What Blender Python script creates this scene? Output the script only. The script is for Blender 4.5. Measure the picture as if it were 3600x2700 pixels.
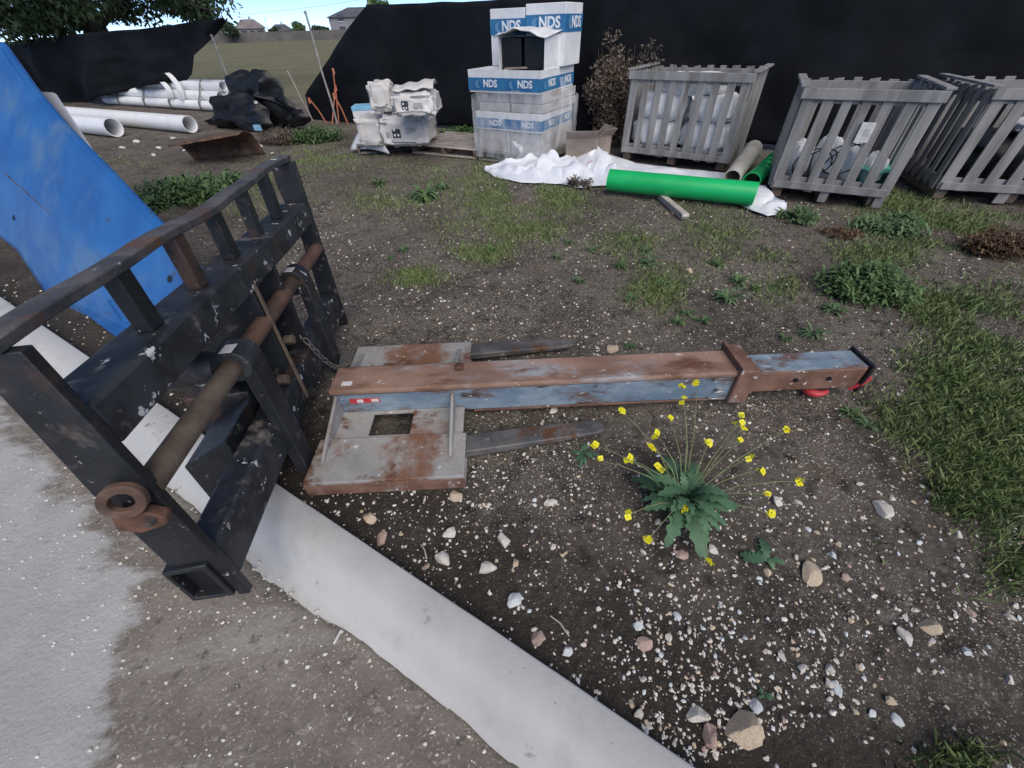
import bpy, math, random
import numpy as np
from mathutils import Matrix, Vector, noise as mnoise
random.seed(7); rng = np.random.default_rng(7)
for o in list(bpy.data.objects): bpy.data.objects.remove(o)
scene = bpy.context.scene
COL = scene.collection
A = lambda *v: np.array(v, float)

# ------------------------------------------------------------------ camera
FPX, CAMH = 1390.0, 1.5            # focal length in photo pixels (3600 wide), eye height
def _frame():
    dn = A(50, 1530, FPX); dn /= np.linalg.norm(dn)
    f = A(0, 0, 1); yy = f - dn * f.dot(dn); yy /= np.linalg.norm(yy)
    zz = -dn; xx = np.cross(yy, zz)
    return np.array([xx, yy, zz])
RC = _frame()
EYE = A(0, 0, CAMH)
def ray(x, y):
    v = A(x - 1800, y - 1350, FPX); return RC @ (v / np.linalg.norm(v))
def G(x, y, z=0.0):                # photo pixel -> point on the level z
    r = ray(x, y); return EYE + r * (z - CAMH) / r[2]
def onplane(x, y, p, n):
    r = ray(x, y); return EYE + r * ((p - EYE).dot(n) / r.dot(n))
def atd(x, y, d):                  # point on the pixel's ray at horizontal distance d
    r = ray(x, y); return EYE + r * d / math.hypot(r[0], r[1])
cam = bpy.data.objects.new('camera', bpy.data.cameras.new('camera'))
COL.objects.link(cam)
cam.data.sensor_width = 36; cam.data.lens = 36 * FPX / 3600
cam.data.clip_start = 0.02; cam.data.clip_end = 6000
xr, yu, zb = RC @ A(1, 0, 0), RC @ A(0, -1, 0), RC @ A(0, 0, -1)
cam.matrix_world = Matrix([[xr[i], yu[i], zb[i], EYE[i]] for i in range(3)] + [[0, 0, 0, 1]])
scene.camera = cam

# ------------------------------------------------------------------ sky, sun, exposure
SUN_EL, SUN_AZ = 46, 158           # degrees; azimuth clockwise from +Y
w = bpy.data.worlds.new('World'); scene.world = w; w.use_nodes = True
nt = w.node_tree; bg = nt.nodes['Background']
sky = nt.nodes.new('ShaderNodeTexSky'); sky.sky_type = 'NISHITA'; sky.sun_disc = False
sky.sun_elevation = math.radians(SUN_EL); sky.sun_rotation = math.radians(SUN_AZ)
sky.air_density = 0.32; sky.dust_density = 0.0; sky.ozone_density = 3.0
nt.links.new(sky.outputs[0], bg.inputs[0]); bg.inputs[1].default_value = 0.08
sun = bpy.data.objects.new('sun', bpy.data.lights.new('sun', 'SUN')); COL.objects.link(sun)
sun.data.energy = 1.5; sun.data.angle = math.radians(60); sun.data.color = (1.0, 0.925, 0.83)
sd = A(math.sin(math.radians(SUN_AZ)) * math.cos(math.radians(SUN_EL)), math.cos(math.radians(SUN_AZ)) * math.cos(math.radians(SUN_EL)), math.sin(math.radians(SUN_EL)))
sun.rotation_euler = Vector(sd).to_track_quat('Z', 'Y').to_euler()
vs = scene.view_settings; vs.view_transform = 'Standard'; vs.look = 'None'; vs.exposure = 1.17; vs.gamma = 1
vs.use_curve_mapping = False
scene.render.engine = 'CYCLES'

# ------------------------------------------------------------------ materials
def M(name, c1, c2, scale=6, rough=0.7, metal=0.0, bump=0.15, bscale=60, layers=(), lo=.35, hi=.65, stretch=(1, 1, 1), rough2=None, spec=.5, sss=0):
    m = bpy.data.materials.new(name); m.use_nodes = True; t = m.node_tree; N, L = t.nodes, t.links
    b = N['Principled BSDF']; tc = N.new('ShaderNodeTexCoord'); mp = N.new('ShaderNodeMapping')
    mp.inputs['Scale'].default_value = stretch; L.new(tc.outputs['Object'], mp.inputs['Vector'])
    def noi(s, d=4, vec=mp.outputs[0], r=.6):
        n = N.new('ShaderNodeTexNoise'); n.inputs['Scale'].default_value = s; n.inputs['Detail'].default_value = d
        n.inputs['Roughness'].default_value = r; L.new(vec, n.inputs['Vector']); return n.outputs['Fac']
    def rng_(v, a, bb):
        r = N.new('ShaderNodeMapRange'); r.interpolation_type = 'SMOOTHSTEP'; r.inputs[1].default_value = a; r.inputs[2].default_value = bb
        L.new(v, r.inputs[0]); return r.outputs[0]
    def mix(f, a, bb):
        x = N.new('ShaderNodeMix'); x.data_type = 'RGBA'; L.new(f, x.inputs['Factor'])
        for k, v in ((6, a), (7, bb)):
            if isinstance(v, tuple): x.inputs[k].default_value = (*v, 1)
            else: L.new(v, x.inputs[k])
        return x.outputs[2]
    col = mix(rng_(noi(scale, 5), lo, hi), tuple(c1), tuple(c2))
    off = 0
    for (c, s, a, bb) in layers:
        off += 3.7
        mp2 = N.new('ShaderNodeMapping'); mp2.inputs['Location'].default_value = (off, off * 1.7, off * .6); L.new(mp.outputs[0], mp2.inputs['Vector'])
        col = mix(rng_(noi(s, 6, mp2.outputs[0], .65), a, bb), col, tuple(c))
    L.new(col, b.inputs['Base Color'])
    b.inputs['Roughness'].default_value = rough; b.inputs['Metallic'].default_value = metal
    b.inputs['Specular IOR Level'].default_value = spec
    if rough2 is not None:
        rr = N.new('ShaderNodeMapRange'); rr.inputs[3].default_value = rough; rr.inputs[4].default_value = rough2
        L.new(noi(scale * 2.3, 4), rr.inputs[0]); L.new(rr.outputs[0], b.inputs['Roughness'])
    if bump:
        bp = N.new('ShaderNodeBump'); bp.inputs['Strength'].default_value = bump; bp.inputs['Distance'].default_value = .01
        L.new(noi(bscale, 5), bp.inputs['Height']); L.new(bp.outputs[0], b.inputs['Normal'])
    m['h'] = 1
    return m
RUST = (.13, .058, .03); RUST2 = (.2, .1, .06); DUST = (.2, .18, .155); DKRUST = (.055, .03, .02)
MT = {}
MT['black_steel'] = M('black_steel', (.007, .0085, .011), (.017, .019, .023), 5, .38, .0, .25, 45, [((.07, .038, .027), 3.2, .52, .66), ((.1, .092, .082), 14, .57, .75), ((.3, .29, .28), 26, .64, .69)], rough2=.62)
MT['worn_black'] = M('worn_black', (.012, .014, .018), (.04, .043, .048), 7, .45, 0, .25, 45, [(DKRUST, 5, .55, .66), (DUST, 9, .56, .72), ((.62, .62, .6), 14, .615, .645)], rough2=.7)
MT['rail_steel'] = M('rail_steel', (.05, .05, .052), (.12, .11, .105), 9, .5, 0, .3, 60, [(RUST, 6, .53, .66), ((.6, .58, .56), 7, .63, .66)], rough2=.75)
MT['rust_shaft'] = M('rust_shaft', (.07, .042, .03), (.16, .085, .055), 8, .75, 0, .3, 80, [((.2, .15, .11), 5, .55, .75)])
MT['rust_red'] = M('rust_red', (.075, .036, .026), (.14, .065, .042), 12, .8, 0, .4, 60, [(DKRUST, 7, .5, .7)])
MT['dust_shaft'] = M('dust_shaft', (.09, .065, .045), (.16, .12, .085), 8, .85, 0, .3, 80, [(RUST, 5, .6, .75)])
MT['boom_blue'] = M('boom_blue', (.13, .19, .26), (.25, .32, .38), 5, .5, 0, .25, 50, [(RUST, 4.5, .5, .63), (DKRUST, 9, .56, .66), ((.55, .55, .53), 40, .63, .68)], stretch=(.6, 1, 1.4), rough2=.75)
MT['boom_rust'] = M('boom_rust', (.2, .12, .085), (.33, .21, .16), 5, .7, 0, .3, 55, [((.33, .36, .4), 3.5, .52, .68), (RUST, 6, .52, .68), ((.62, .6, .58), 28, .64, .68)], stretch=(.4, 1, 1))
MT['pocket'] = M('pocket', (.24, .24, .235), (.34, .33, .32), 4, .65, 0, .3, 55, [(RUST2, 3.2, .48, .64), (RUST, 7, .54, .66), ((.6, .58, .56), 30, .64, .68)], rough2=.85)
MT['pocket_rust'] = M('pocket_rust', (.12, .062, .04), (.22, .12, .085), 6, .8, 0, .35, 55, [((.28, .25, .23), 5, .53, .68), ((.62, .6, .58), 26, .63, .67)])
MT['fork_steel'] = M('fork_steel', (.085, .085, .09), (.17, .16, .155), 7, .5, .3, .25, 50, [(RUST, 5, .53, .66), ((.4, .38, .35), 18, .62, .7)], rough2=.75)
MT['red_paint'] = M('red_paint', (.45, .03, .04), (.6, .06, .07), 15, .45, 0, .1)
MT['decal_white'] = M('decal_white', (.6, .58, .57), (.75, .72, .7), 20, .5, 0, .05)
MT['steel_bright'] = M('steel_bright', (.35, .35, .35), (.55, .55, .54), 20, .4, .6, .1)
MT['blue_steel'] = M('blue_steel', (.016, .1, .33), (.024, .14, .4), 2.2, .42, 0, .12, 18, [((.085, .18, .33), 1.6, .47, .72), ((.05, .07, .1), 11, .63, .7)], rough2=.55)
MT['white_panel'] = M('white_panel', (.55, .56, .6), (.68, .68, .7), 3, .6, 0, .1)
MT['pvc_white'] = M('pvc_white', (.8, .81, .83), (.88, .88, .88), 4, .35, 0, .05, 40, [((.45, .42, .38), 5, .66, .8)])
MT['pvc_end'] = M('pvc_end', (.12, .09, .07), (.2, .16, .13), 4, .8)
MT['pvc_green'] = M('pvc_green', (.008, .42, .115), (.012, .5, .145), 3, .35, 0, .05, 40, [((.07, .33, .13), 5, .66, .85)])
MT['pvc_aqua'] = M('pvc_aqua', (.1, .5, .36), (.2, .6, .45), 3, .35, 0, .05)
MT['pvc_beige'] = M('pvc_beige', (.5, .47, .4), (.62, .59, .52), 3, .5, 0, .1, 40, [((.3, .25, .2), 6, .62, .8)])
MT['tarp'] = M('tarp', (.68, .72, .8), (.82, .84, .88), 4, .5, 0, .25, 14, [((.6, .4, .45), 3.2, .68, .74)])
MT['bag'] = M('bag', (.55, .53, .51), (.68, .66, .64), 4, .6, 0, .3, 12, [((.35, .3, .26), 3, .6, .78)])
MT['bag_white'] = M('bag_white', (.76, .77, .79), (.86, .87, .88), 5, .5, 0, .35, 14)
MT['card_plain'] = M('card_plain', (.36, .34, .33), (.5, .48, .47), 5, .7, 0, .15, 20, [((.25, .19, .14), 3, .62, .8)], stretch=(1, 1, 2))
MT['card_white'] = M('card_white', (.66, .67, .68), (.78, .78, .78), 5, .6, 0, .1)
MT['card_blue'] = M('card_blue', (.02, .125, .29), (.035, .18, .36), 5, .5, 0, .05)
MT['card_lightblue'] = M('card_lightblue', (.15, .42, .66), (.3, .55, .75), 5, .5, 0, .05)
MT['card_brown'] = M('card_brown', (.21, .17, .145), (.29, .24, .21), 4, .8, 0, .15)
MT['print_white'] = M('print_white', (.68, .71, .75), (.78, .8, .82), 5, .6, 0, 0)
MT['print_pale'] = M('print_pale', (.14, .32, .5), (.2, .4, .58), 8, .6, 0, 0)
MT['print_grey'] = M('print_grey', (.4, .4, .4), (.48, .48, .48), 8, .6, 0, 0)
MT['print_black'] = M('print_black', (.03, .035, .045), (.045, .05, .06), 8, .6, 0, 0)
MT['black_plastic'] = M('black_plastic', (.004, .005, .007), (.009, .011, .015), 4, .5, 0, .2, 20)
MT['fabric'] = M('fabric', (.0045, .0058, .008), (.0095, .0115, .0155), 1.2, .8, 0, .1, 30, spec=.15)
MT['wood_grey'] = M('wood_grey', (.185, .18, .175), (.31, .302, .295), 4, .85, 0, .35, 40, [((.1, .085, .075), 5, .58, .75)], stretch=(2, 2, .35))
MT['wood_pale'] = M('wood_pale', (.36, .31, .28), (.5, .45, .41), 5, .85, 0, .35, 40, [((.2, .15, .12), 4, .58, .75)], stretch=(1, 1, 1))
MT['wood_brown'] = M('wood_brown', (.12, .085, .065), (.2, .15, .12), 5, .85, 0, .3, 40)
MT['stake'] = M('stake', (.42, .13, .07), (.52, .2, .12), 9, .7, 0, .1)
MT['galv'] = M('galv', (.2, .2, .19), (.32, .31, .3), 9, .6, .3, .1)
MT['bark'] = M('bark', (.016, .016, .015), (.04, .037, .033), 4, .9, 0, .5, 12, stretch=(1, 1, .3))
def leafmat(n, a, b):
    m = M(n, a, b, 9, .55, 0, 0, lo=.3, hi=.7, spec=.3); return m
MT['leaf'] = leafmat('leaf', (.055, .11, .038), (.125, .2, .075))
MT['leaf_pale'] = leafmat('leaf_pale', (.06, .12, .05), (.13, .2, .09))
MT['leaf_mustard'] = leafmat('leaf_mustard', (.045, .105, .058), (.09, .18, .095))
MT['leaf_tree'] = leafmat('leaf_tree', (.016, .032, .014), (.04, .068, .028))
MT['leaf_dry'] = leafmat('leaf_dry', (.1, .078, .058), (.17, .135, .105))
MT['leaf_red'] = leafmat('leaf_red', (.09, .055, .032), (.14, .085, .05))
MT['leaf_far'] = leafmat('leaf_far', (.03, .055, .03), (.06, .09, .05))
MT['grass'] = leafmat('grass', (.11, .165, .055), (.23, .28, .12))
MT['stem'] = leafmat('stem', (.14, .18, .08), (.25, .25, .13))
MT['petal'] = M('petal', (.75, .68, .015), (.85, .8, .03), 9, .5, 0, 0)
MT['stone'] = M('stone', (.58, .53, .46), (.78, .75, .7), 9, .85, 0, .5, 60, [((.3, .22, .16), 14, .6, .75)])
MT['stone_tan'] = M('stone_tan', (.52, .41, .29), (.66, .55, .42), 9, .85, 0, .5, 60, [((.3, .2, .13), 10, .6, .75)])
MT['stone_pink'] = M('stone_pink', (.42, .29, .24), (.58, .44, .38), 9, .85, 0, .5, 60)
MT['stone_blue'] = M('stone_blue', (.56, .6, .62), (.7, .73, .74), 9, .8, 0, .4, 60)
MT['siding'] = M('siding', (.2, .2, .22), (.26, .26, .28), .3, .8, 0, 0)
MT['siding_tan'] = M('siding_tan', (.32, .29, .27), (.4, .36, .33), .3, .8, 0, 0)
MT['roof'] = M('roof', (.08, .085, .1), (.12, .12, .135), .5, .9, 0, 0)
MT['roof_tan'] = M('roof_tan', (.17, .15, .15), (.22, .2, .19), .5, .9, 0, 0)
MT['window'] = M('window', (.04, .045, .055), (.06, .07, .08), .5, .2, 0, 0)
MT['far_fence'] = M('far_fence', (.1, .095, .09), (.15, .14, .13), .4, .9, 0, 0)
MT['wrap'] = bpy.data.materials.new('wrap')
def wrapmat(m):
    m.use_nodes = True; t = m.node_tree; b = t.nodes['Principled BSDF']; out = t.nodes['Material Output']
    b.inputs['Base Color'].default_value = (.8, .82, .86, 1); b.inputs['Roughness'].default_value = .22
    tr = t.nodes.new('ShaderNodeBsdfTransparent'); mx = t.nodes.new('ShaderNodeMixShader')
    n = t.nodes.new('ShaderNodeTexNoise'); n.inputs['Scale'].default_value = 7; n.inputs['Detail'].default_value = 5
    tc = t.nodes.new('ShaderNodeTexCoord'); mp = t.nodes.new('ShaderNodeMapping'); mp.inputs['Scale'].default_value = (1, 1, .35)
    r = t.nodes.new('ShaderNodeMapRange'); r.inputs[1].default_value = .35; r.inputs[2].default_value = .75; r.inputs[3].default_value = .06; r.inputs[4].default_value = .5
    t.links.new(tc.outputs['Object'], mp.inputs[0]); t.links.new(mp.outputs[0], n.inputs['Vector']); t.links.new(n.outputs['Fac'], r.inputs[0])
    t.links.new(r.outputs[0], mx.inputs[0]); t.links.new(tr.outputs[0], mx.inputs[1]); t.links.new(b.outputs[0], mx.inputs[2]); t.links.new(mx.outputs[0], out.inputs[0])
wrapmat(MT['wrap'])
ml = bpy.data.materials.new('lamp_glow'); ml.use_nodes = True; MT['lamp_glow'] = ml
ml.node_tree.nodes['Principled BSDF'].inputs['Emission Color'].default_value = (1, .86, .6, 1)
ml.node_tree.nodes['Principled BSDF'].inputs['Emission Strength'].default_value = 9

# ------------------------------------------------------------------ mesh helpers
class MB:
    def __init__(s): s.v = []; s.f = []; s.n = 0
    def add(s, V, F):
        V = np.asarray(V, float); s.v.append(V); s.f += [tuple(i + s.n for i in f) for f in F]; s.n += len(V); return s
    def box(s, fr, u, v, w):
        O, U, V, W = fr; P = [O + U * a + V * b + W * c for c in w for b in v for a in u]
        return s.add(P, [(0, 2, 3, 1), (4, 5, 7, 6), (0, 1, 5, 4), (2, 6, 7, 3), (0, 4, 6, 2), (1, 3, 7, 5)])
    def prism(s, fr, pts, u0, u1):         # pts in (v, w), extruded along U
        O, U, V, W = fr; n = len(pts)
        P = [O + U * u + V * a + W * b for u in (u0, u1) for a, b in pts]
        return s.add(P, [tuple(range(n - 1, -1, -1)), tuple(range(n, 2 * n))] + [(i, (i + 1) % n, n + (i + 1) % n, n + i) for i in range(n)])
    def poly(s, pts, rad, n=12, cap=True, closed=False):
        pts = [np.asarray(p, float) for p in pts]; m = len(pts)
        if not hasattr(rad, '__len__'): rad = [rad] * m
        prev = None; V = []
        for i, p in enumerate(pts):
            if closed: d = pts[(i + 1) % m] - pts[i - 1]
            else: d = pts[min(i + 1, m - 1)] - pts[max(i - 1, 0)]
            d = d / (np.linalg.norm(d) + 1e-12)
            a = (np.cross(d, A(0, 0, 1)) if abs(d[2]) < .9 else np.cross(d, A(1, 0, 0))) if prev is None else prev - d * prev.dot(d)
            a /= np.linalg.norm(a); prev = a; b = np.cross(d, a)
            V += [p + rad[i] * (a * math.cos(t) + b * math.sin(t)) for t in np.linspace(0, 2 * math.pi, n, endpoint=False)]
        F = []
        for i in range(m if closed else m - 1):
            j = (i + 1) % m
            F += [(i * n + k, i * n + (k + 1) % n, j * n + (k + 1) % n, j * n + k) for k in range(n)]
        if cap and not closed: F += [tuple(range(n - 1, -1, -1)), tuple(range((m - 1) * n, m * n))]
        return s.add(V, F)
    def pipe(s, p0, p1, r, ri, n=28, bell=0):   # hollow pipe, bell = flared socket length at p1
        p0, p1 = np.asarray(p0, float), np.asarray(p1, float); d = p1 - p0; Ln = np.linalg.norm(d); d /= Ln
        a = np.cross(d, A(0, 0, 1)) if abs(d[2]) < .9 else np.cross(d, A(1, 0, 0)); a /= np.linalg.norm(a); b = np.cross(d, a)
        prof = [(0, ri), (0, r)]
        if bell: prof += [(Ln - bell, r), (Ln - bell * .75, r * 1.13), (Ln, r * 1.13), (Ln, ri * 1.15), (Ln - bell * .7, ri * 1.15), (Ln - bell, ri)]
        else: prof += [(Ln, r), (Ln, ri)]
        V = [p0 + d * t + q * (a * math.cos(h) + b * math.sin(h)) for t, q in prof for h in np.linspace(0, 2 * math.pi, n, endpoint=False)]
        m = len(prof); F = [(i * n + k, i * n + (k + 1) % n, ((i + 1) % m) * n + (k + 1) % n, ((i + 1) % m) * n + k) for i in range(m) for k in range(n)]
        return s.add(V, F)
    def grid(s, P):
        P = np.asarray(P); n, m = P.shape[:2]
        return s.add(P.reshape(-1, 3), [(i * m + j, (i + 1) * m + j, (i + 1) * m + j + 1, i * m + j + 1) for i in range(n - 1) for j in range(m - 1)])
    def mesh(s, name, origin=None, mats=(), smooth=35):
        V = np.concatenate(s.v) if s.v else np.zeros((0, 3))
        if origin is not None: V = V - np.asarray(origin)
        me = bpy.data.meshes.new(name); me.from_pydata(V.tolist(), [], s.f); me.update()
        for m in mats: me.materials.append(m)
        if smooth:
            me.polygons.foreach_set('use_smooth', [True] * len(me.polygons)); me.set_sharp_from_angle(angle=math.radians(smooth))
        return me
    def build(s, name, mat, parent=None, bevel=0, solid=0, smooth=35, recalc=False):
        org = np.array(parent['_o']) if parent is not None else (np.concatenate(s.v).min(0) + np.concatenate(s.v).max(0)) / 2
        if parent is None: org = A(org[0], org[1], np.concatenate(s.v)[:, 2].min())
        me = s.mesh(name, org, [MT[mat] if isinstance(mat, str) else mat], smooth)
        o = bpy.data.objects.new(name, me); COL.objects.link(o)
        if parent is None: o.location = org
        else: o.parent = parent
        o['_o'] = [float(x) for x in (org if parent is None or True else org)]
        if solid:
            md = o.modifiers.new('thickness', 'SOLIDIFY'); md.thickness = solid; md.offset = 0
        if bevel:
            md = o.modifiers.new('bevel', 'BEVEL'); md.width = bevel; md.segments = 2; md.limit_method = 'ANGLE'; md.angle_limit = math.radians(40)
        return o
def tag(o, label=None, cat=None, group=None, kind=None):
    if label: o['label'] = label
    if cat: o['category'] = cat
    if group: o['group'] = group
    if kind: o['kind'] = kind
    return o
def thing(name, loc, label, cat, group=None):
    o = bpy.data.objects.new(name, None); COL.objects.link(o); o.empty_display_size = .1
    o.location = [float(x) for x in loc]; o['_o'] = [float(x) for x in loc]
    return tag(o, label, cat, group)
def link_mesh(name, me, parent, loc=(0, 0, 0), rot=None, scale=None):
    o = bpy.data.objects.new(name, me); COL.objects.link(o); o.parent = parent; o.location = loc
    if rot is not None: o.rotation_euler = rot
    if scale is not None: o.scale = scale
    return o
def fbm(x, y, z, sc, octv=3):
    a, t = 1.0, 0.0
    for k in range(octv):
        t += a * mnoise.noise((x * sc, y * sc, z * sc)); a *= .5; sc *= 2.1
    return t
WX, WY, WZ = A(1, 0, 0), A(0, 1, 0), A(0, 0, 1)
def frame(o, yaw_dir):                 # U along yaw_dir (horizontal), V to its left, W up
    U = A(yaw_dir[0], yaw_dir[1], 0); U /= np.linalg.norm(U); return (np.asarray(o, float), U, A(-U[1], U[0], 0), WZ)
def lump(c, size, yaw, ex=3.0, amp=.04, nsc=4, nu=28, nv=16, seed=0):   # pillow-shaped body
    c = np.asarray(c, float); P = []
    cy, sy = math.cos(yaw), math.sin(yaw)
    pw = lambda t, e: math.copysign(abs(t) ** (2 / e), t)
    for i in range(nv + 1):
        ph = -math.pi / 2 + math.pi * i / nv; row = []
        for j in range(nu + 1):
            th = 2 * math.pi * (j % nu) / nu
            q = A(pw(math.cos(ph), ex) * pw(math.cos(th), ex), pw(math.cos(ph), ex) * pw(math.sin(th), ex), pw(math.sin(ph), ex))
            q = q * (1 + amp * fbm(q[0] + seed, q[1], q[2], nsc * .5) * 2) * np.asarray(size) / 2
            row.append(c + A(q[0] * cy - q[1] * sy, q[0] * sy + q[1] * cy, q[2]))
        P.append(row)
    return MB().grid(P)
def text_mesh(body, h, mat, extrude=.001):
    cu = bpy.data.curves.new('txt', 'FONT'); cu.body = body; cu.size = h / .72; cu.extrude = extrude; cu.offset = .005; cu.align_x = 'CENTER'; cu.resolution_u = 3
    o = bpy.data.objects.new('txt', cu); COL.objects.link(o); dg = bpy.context.evaluated_depsgraph_get()
    me = bpy.data.meshes.new_from_object(o.evaluated_get(dg)); bpy.data.objects.remove(o); bpy.data.curves.remove(cu)
    me.materials.clear(); me.materials.append(MT[mat]); return me

# ================================================================== SETTING
KD = A(.8496, -.5274, 0); KN = A(.5274, .8496, 0)        # along the kerb / away from the road
K0 = A(0, .365, 0)                                       # top back edge of kerb: b = 0
FD = A(.8944, -.4472, 0); FN = A(.4472, .8944, 0); F0 = A(0, 8.75, 0)   # fence line
def gh(x, y):                                            # ground relief
    b = (A(x, y, 0) - K0).dot(KN); r = math.hypot(x, y)
    h = .012 * fbm(x, y, 0, 1.3, 3) + .006 * fbm(x + 5, y, 3, 7, 2)
    if r < 6: h += .005 * mnoise.noise((x * 24, y * 24, 1)) + .003 * mnoise.noise((x * 60, y * 60, 4))
    h *= min(1, max(.3, b / .3)) 
    if b > 6: h += .05 * fbm(x, y, 7, .35, 2) * min(1, (b - 6) / 3)
    return h * (1 if r < 40 else max(0, 1 - (r - 40) / 40)) - .012
def warp(n0, step, far, g=1.09):
    out = [0.0]; s = step
    while out[-1] < far:
        out.append(out[-1] + s)
        if len(out) > n0: s *= g
    return out
def ground():
    b = [-.03] + [x + .02 for x in warp(110, .026, 3000)]
    ap = warp(90, .028, 3000); aa = [-x for x in ap[:0:-1]] + ap
    a0 = (A(.1, 1.2, 0) - K0).dot(KD)
    P = np.zeros((len(aa), len(b), 3))
    for i, a in enumerate(aa):
        for j, c in enumerate(b):
            p = K0 + KD * (a + a0) + KN * c; P[i, j] = (p[0], p[1], gh(p[0], p[1]))
    m = bpy.data.materials.new('soil'); m.use_nodes = True; t = m.node_tree; N, L = t.nodes, t.links; bs = N['Principled BSDF']
    tc = N.new('ShaderNodeTexCoord'); vec = tc.outputs['Object']
    def noi(s, d=5, off=0, r=.6):
        mp = N.new('ShaderNodeMapping'); mp.inputs['Location'].default_value = (off, off * 2, 0); L.new(vec, mp.inputs[0])
        n = N.new('ShaderNodeTexNoise'); n.inputs['Scale'].default_value = s; n.inputs['Detail'].default_value = d; n.inputs['Roughness'].default_value = r; L.new(mp.outputs[0], n.inputs['Vector']); return n.outputs['Fac']
    def sm(v, lo, hi, a=0, bb=1):
        r = N.new('ShaderNodeMapRange'); r.interpolation_type = 'SMOOTHSTEP'
        for k, x in ((1, lo), (2, hi), (3, a), (4, bb)): r.inputs[k].default_value = x
        L.new(v, r.inputs[0]); return r.outputs[0]
    def mix(f, a, bb):
        x = N.new('ShaderNodeMix'); x.data_type = 'RGBA'; L.new(f, x.inputs['Factor'])
        for k, v in ((6, a), (7, bb)):
            if isinstance(v, tuple): x.inputs[k].default_value = (*v, 1)
            else: L.new(v, x.inputs[k])
        return x.outputs[2]
    def mul(a, bb):
        x = N.new('ShaderNodeMath'); x.operation = 'MULTIPLY'; L.new(a, x.inputs[0]); L.new(bb, x.inputs[1]); return x.outputs[0]
    col = mix(sm(noi(1.6), .35, .65), (.092, .078, .065), (.165, .142, .118))
    col = mix(sm(noi(4, 6, 9), .52, .72), col, (.05, .043, .038))
    col = mix(sm(noi(2.3, 5, 17), .58, .75), col, (.13, .095, .065))
    col = mix(sm(noi(30, 3, 5), .5, .8), col, (.23, .205, .18))
    col = mix(sm(noi(13, 5, 31), .5, .72), col, (.045, .039, .034))
    col = mix(sm(noi(17, 5, 41), .56, .72), col, (.2, .175, .15))
    def speck(scale, thr, dens, off, c1, c2):
        vo = N.new('ShaderNodeTexVoronoi'); vo.inputs['Scale'].default_value = scale; mp = N.new('ShaderNodeMapping'); mp.inputs['Location'].default_value = (off, off, off); L.new(vec, mp.inputs[0]); L.new(mp.outputs[0], vo.inputs['Vector'])
        sp = N.new('ShaderNodeSeparateColor'); L.new(vo.outputs['Color'], sp.inputs[0])
        f = mul(sm(vo.outputs['Distance'], thr, thr * .7), mul(sm(sp.outputs[0], dens, dens + .01), sm(noi(1.1, 3, off), .34, .55)))
        cc = mix(sp.outputs[1], c1, c2); return f, cc
    for a in ((78, .32, .7, 3, (.5, .44, .37), (.7, .67, .62)), (150, .36, .62, 8, (.45, .4, .33), (.66, .63, .58))):
        f, cc = speck(*a); col = mix(f, col, cc)
    # damp dark soil along the kerb
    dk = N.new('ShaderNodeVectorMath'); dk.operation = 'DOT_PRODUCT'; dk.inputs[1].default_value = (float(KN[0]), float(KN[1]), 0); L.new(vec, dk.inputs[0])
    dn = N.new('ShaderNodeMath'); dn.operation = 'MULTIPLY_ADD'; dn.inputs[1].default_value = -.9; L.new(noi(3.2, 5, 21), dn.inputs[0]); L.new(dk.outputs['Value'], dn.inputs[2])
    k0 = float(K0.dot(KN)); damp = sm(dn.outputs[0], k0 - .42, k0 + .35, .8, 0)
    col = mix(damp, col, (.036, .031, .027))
    # field beyond the fence
    dt = N.new('ShaderNodeVectorMath'); dt.operation = 'DOT_PRODUCT'; dt.inputs[1].default_value = (float(FN[0]), float(FN[1]), 0); L.new(vec, dt.inputs[0])
    ff = sm(dt.outputs['Value'], float(F0.dot(FN)) + .6, float(F0.dot(FN)) + 5)
    fc = mix(sm(noi(.25, 6, 3), .3, .7), (.15, .145, .085), (.21, .195, .12)); fc = mix(sm(noi(1.2, 6, 3), .5, .8), fc, (.1, .115, .055))
    col = mix(ff, col, fc)
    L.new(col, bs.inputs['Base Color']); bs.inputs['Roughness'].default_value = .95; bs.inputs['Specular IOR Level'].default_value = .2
    bp = N.new('ShaderNodeBump'); bp.inputs['Strength'].default_value = 1.0; bp.inputs['Distance'].default_value = .022; L.new(noi(38, 8, 2, .72), bp.inputs['Height']); L.new(bp.outputs[0], bs.inputs['Normal'])
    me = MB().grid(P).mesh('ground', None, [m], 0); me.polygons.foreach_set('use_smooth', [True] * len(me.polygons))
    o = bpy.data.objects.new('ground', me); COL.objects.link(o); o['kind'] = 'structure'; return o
ground()

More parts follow.
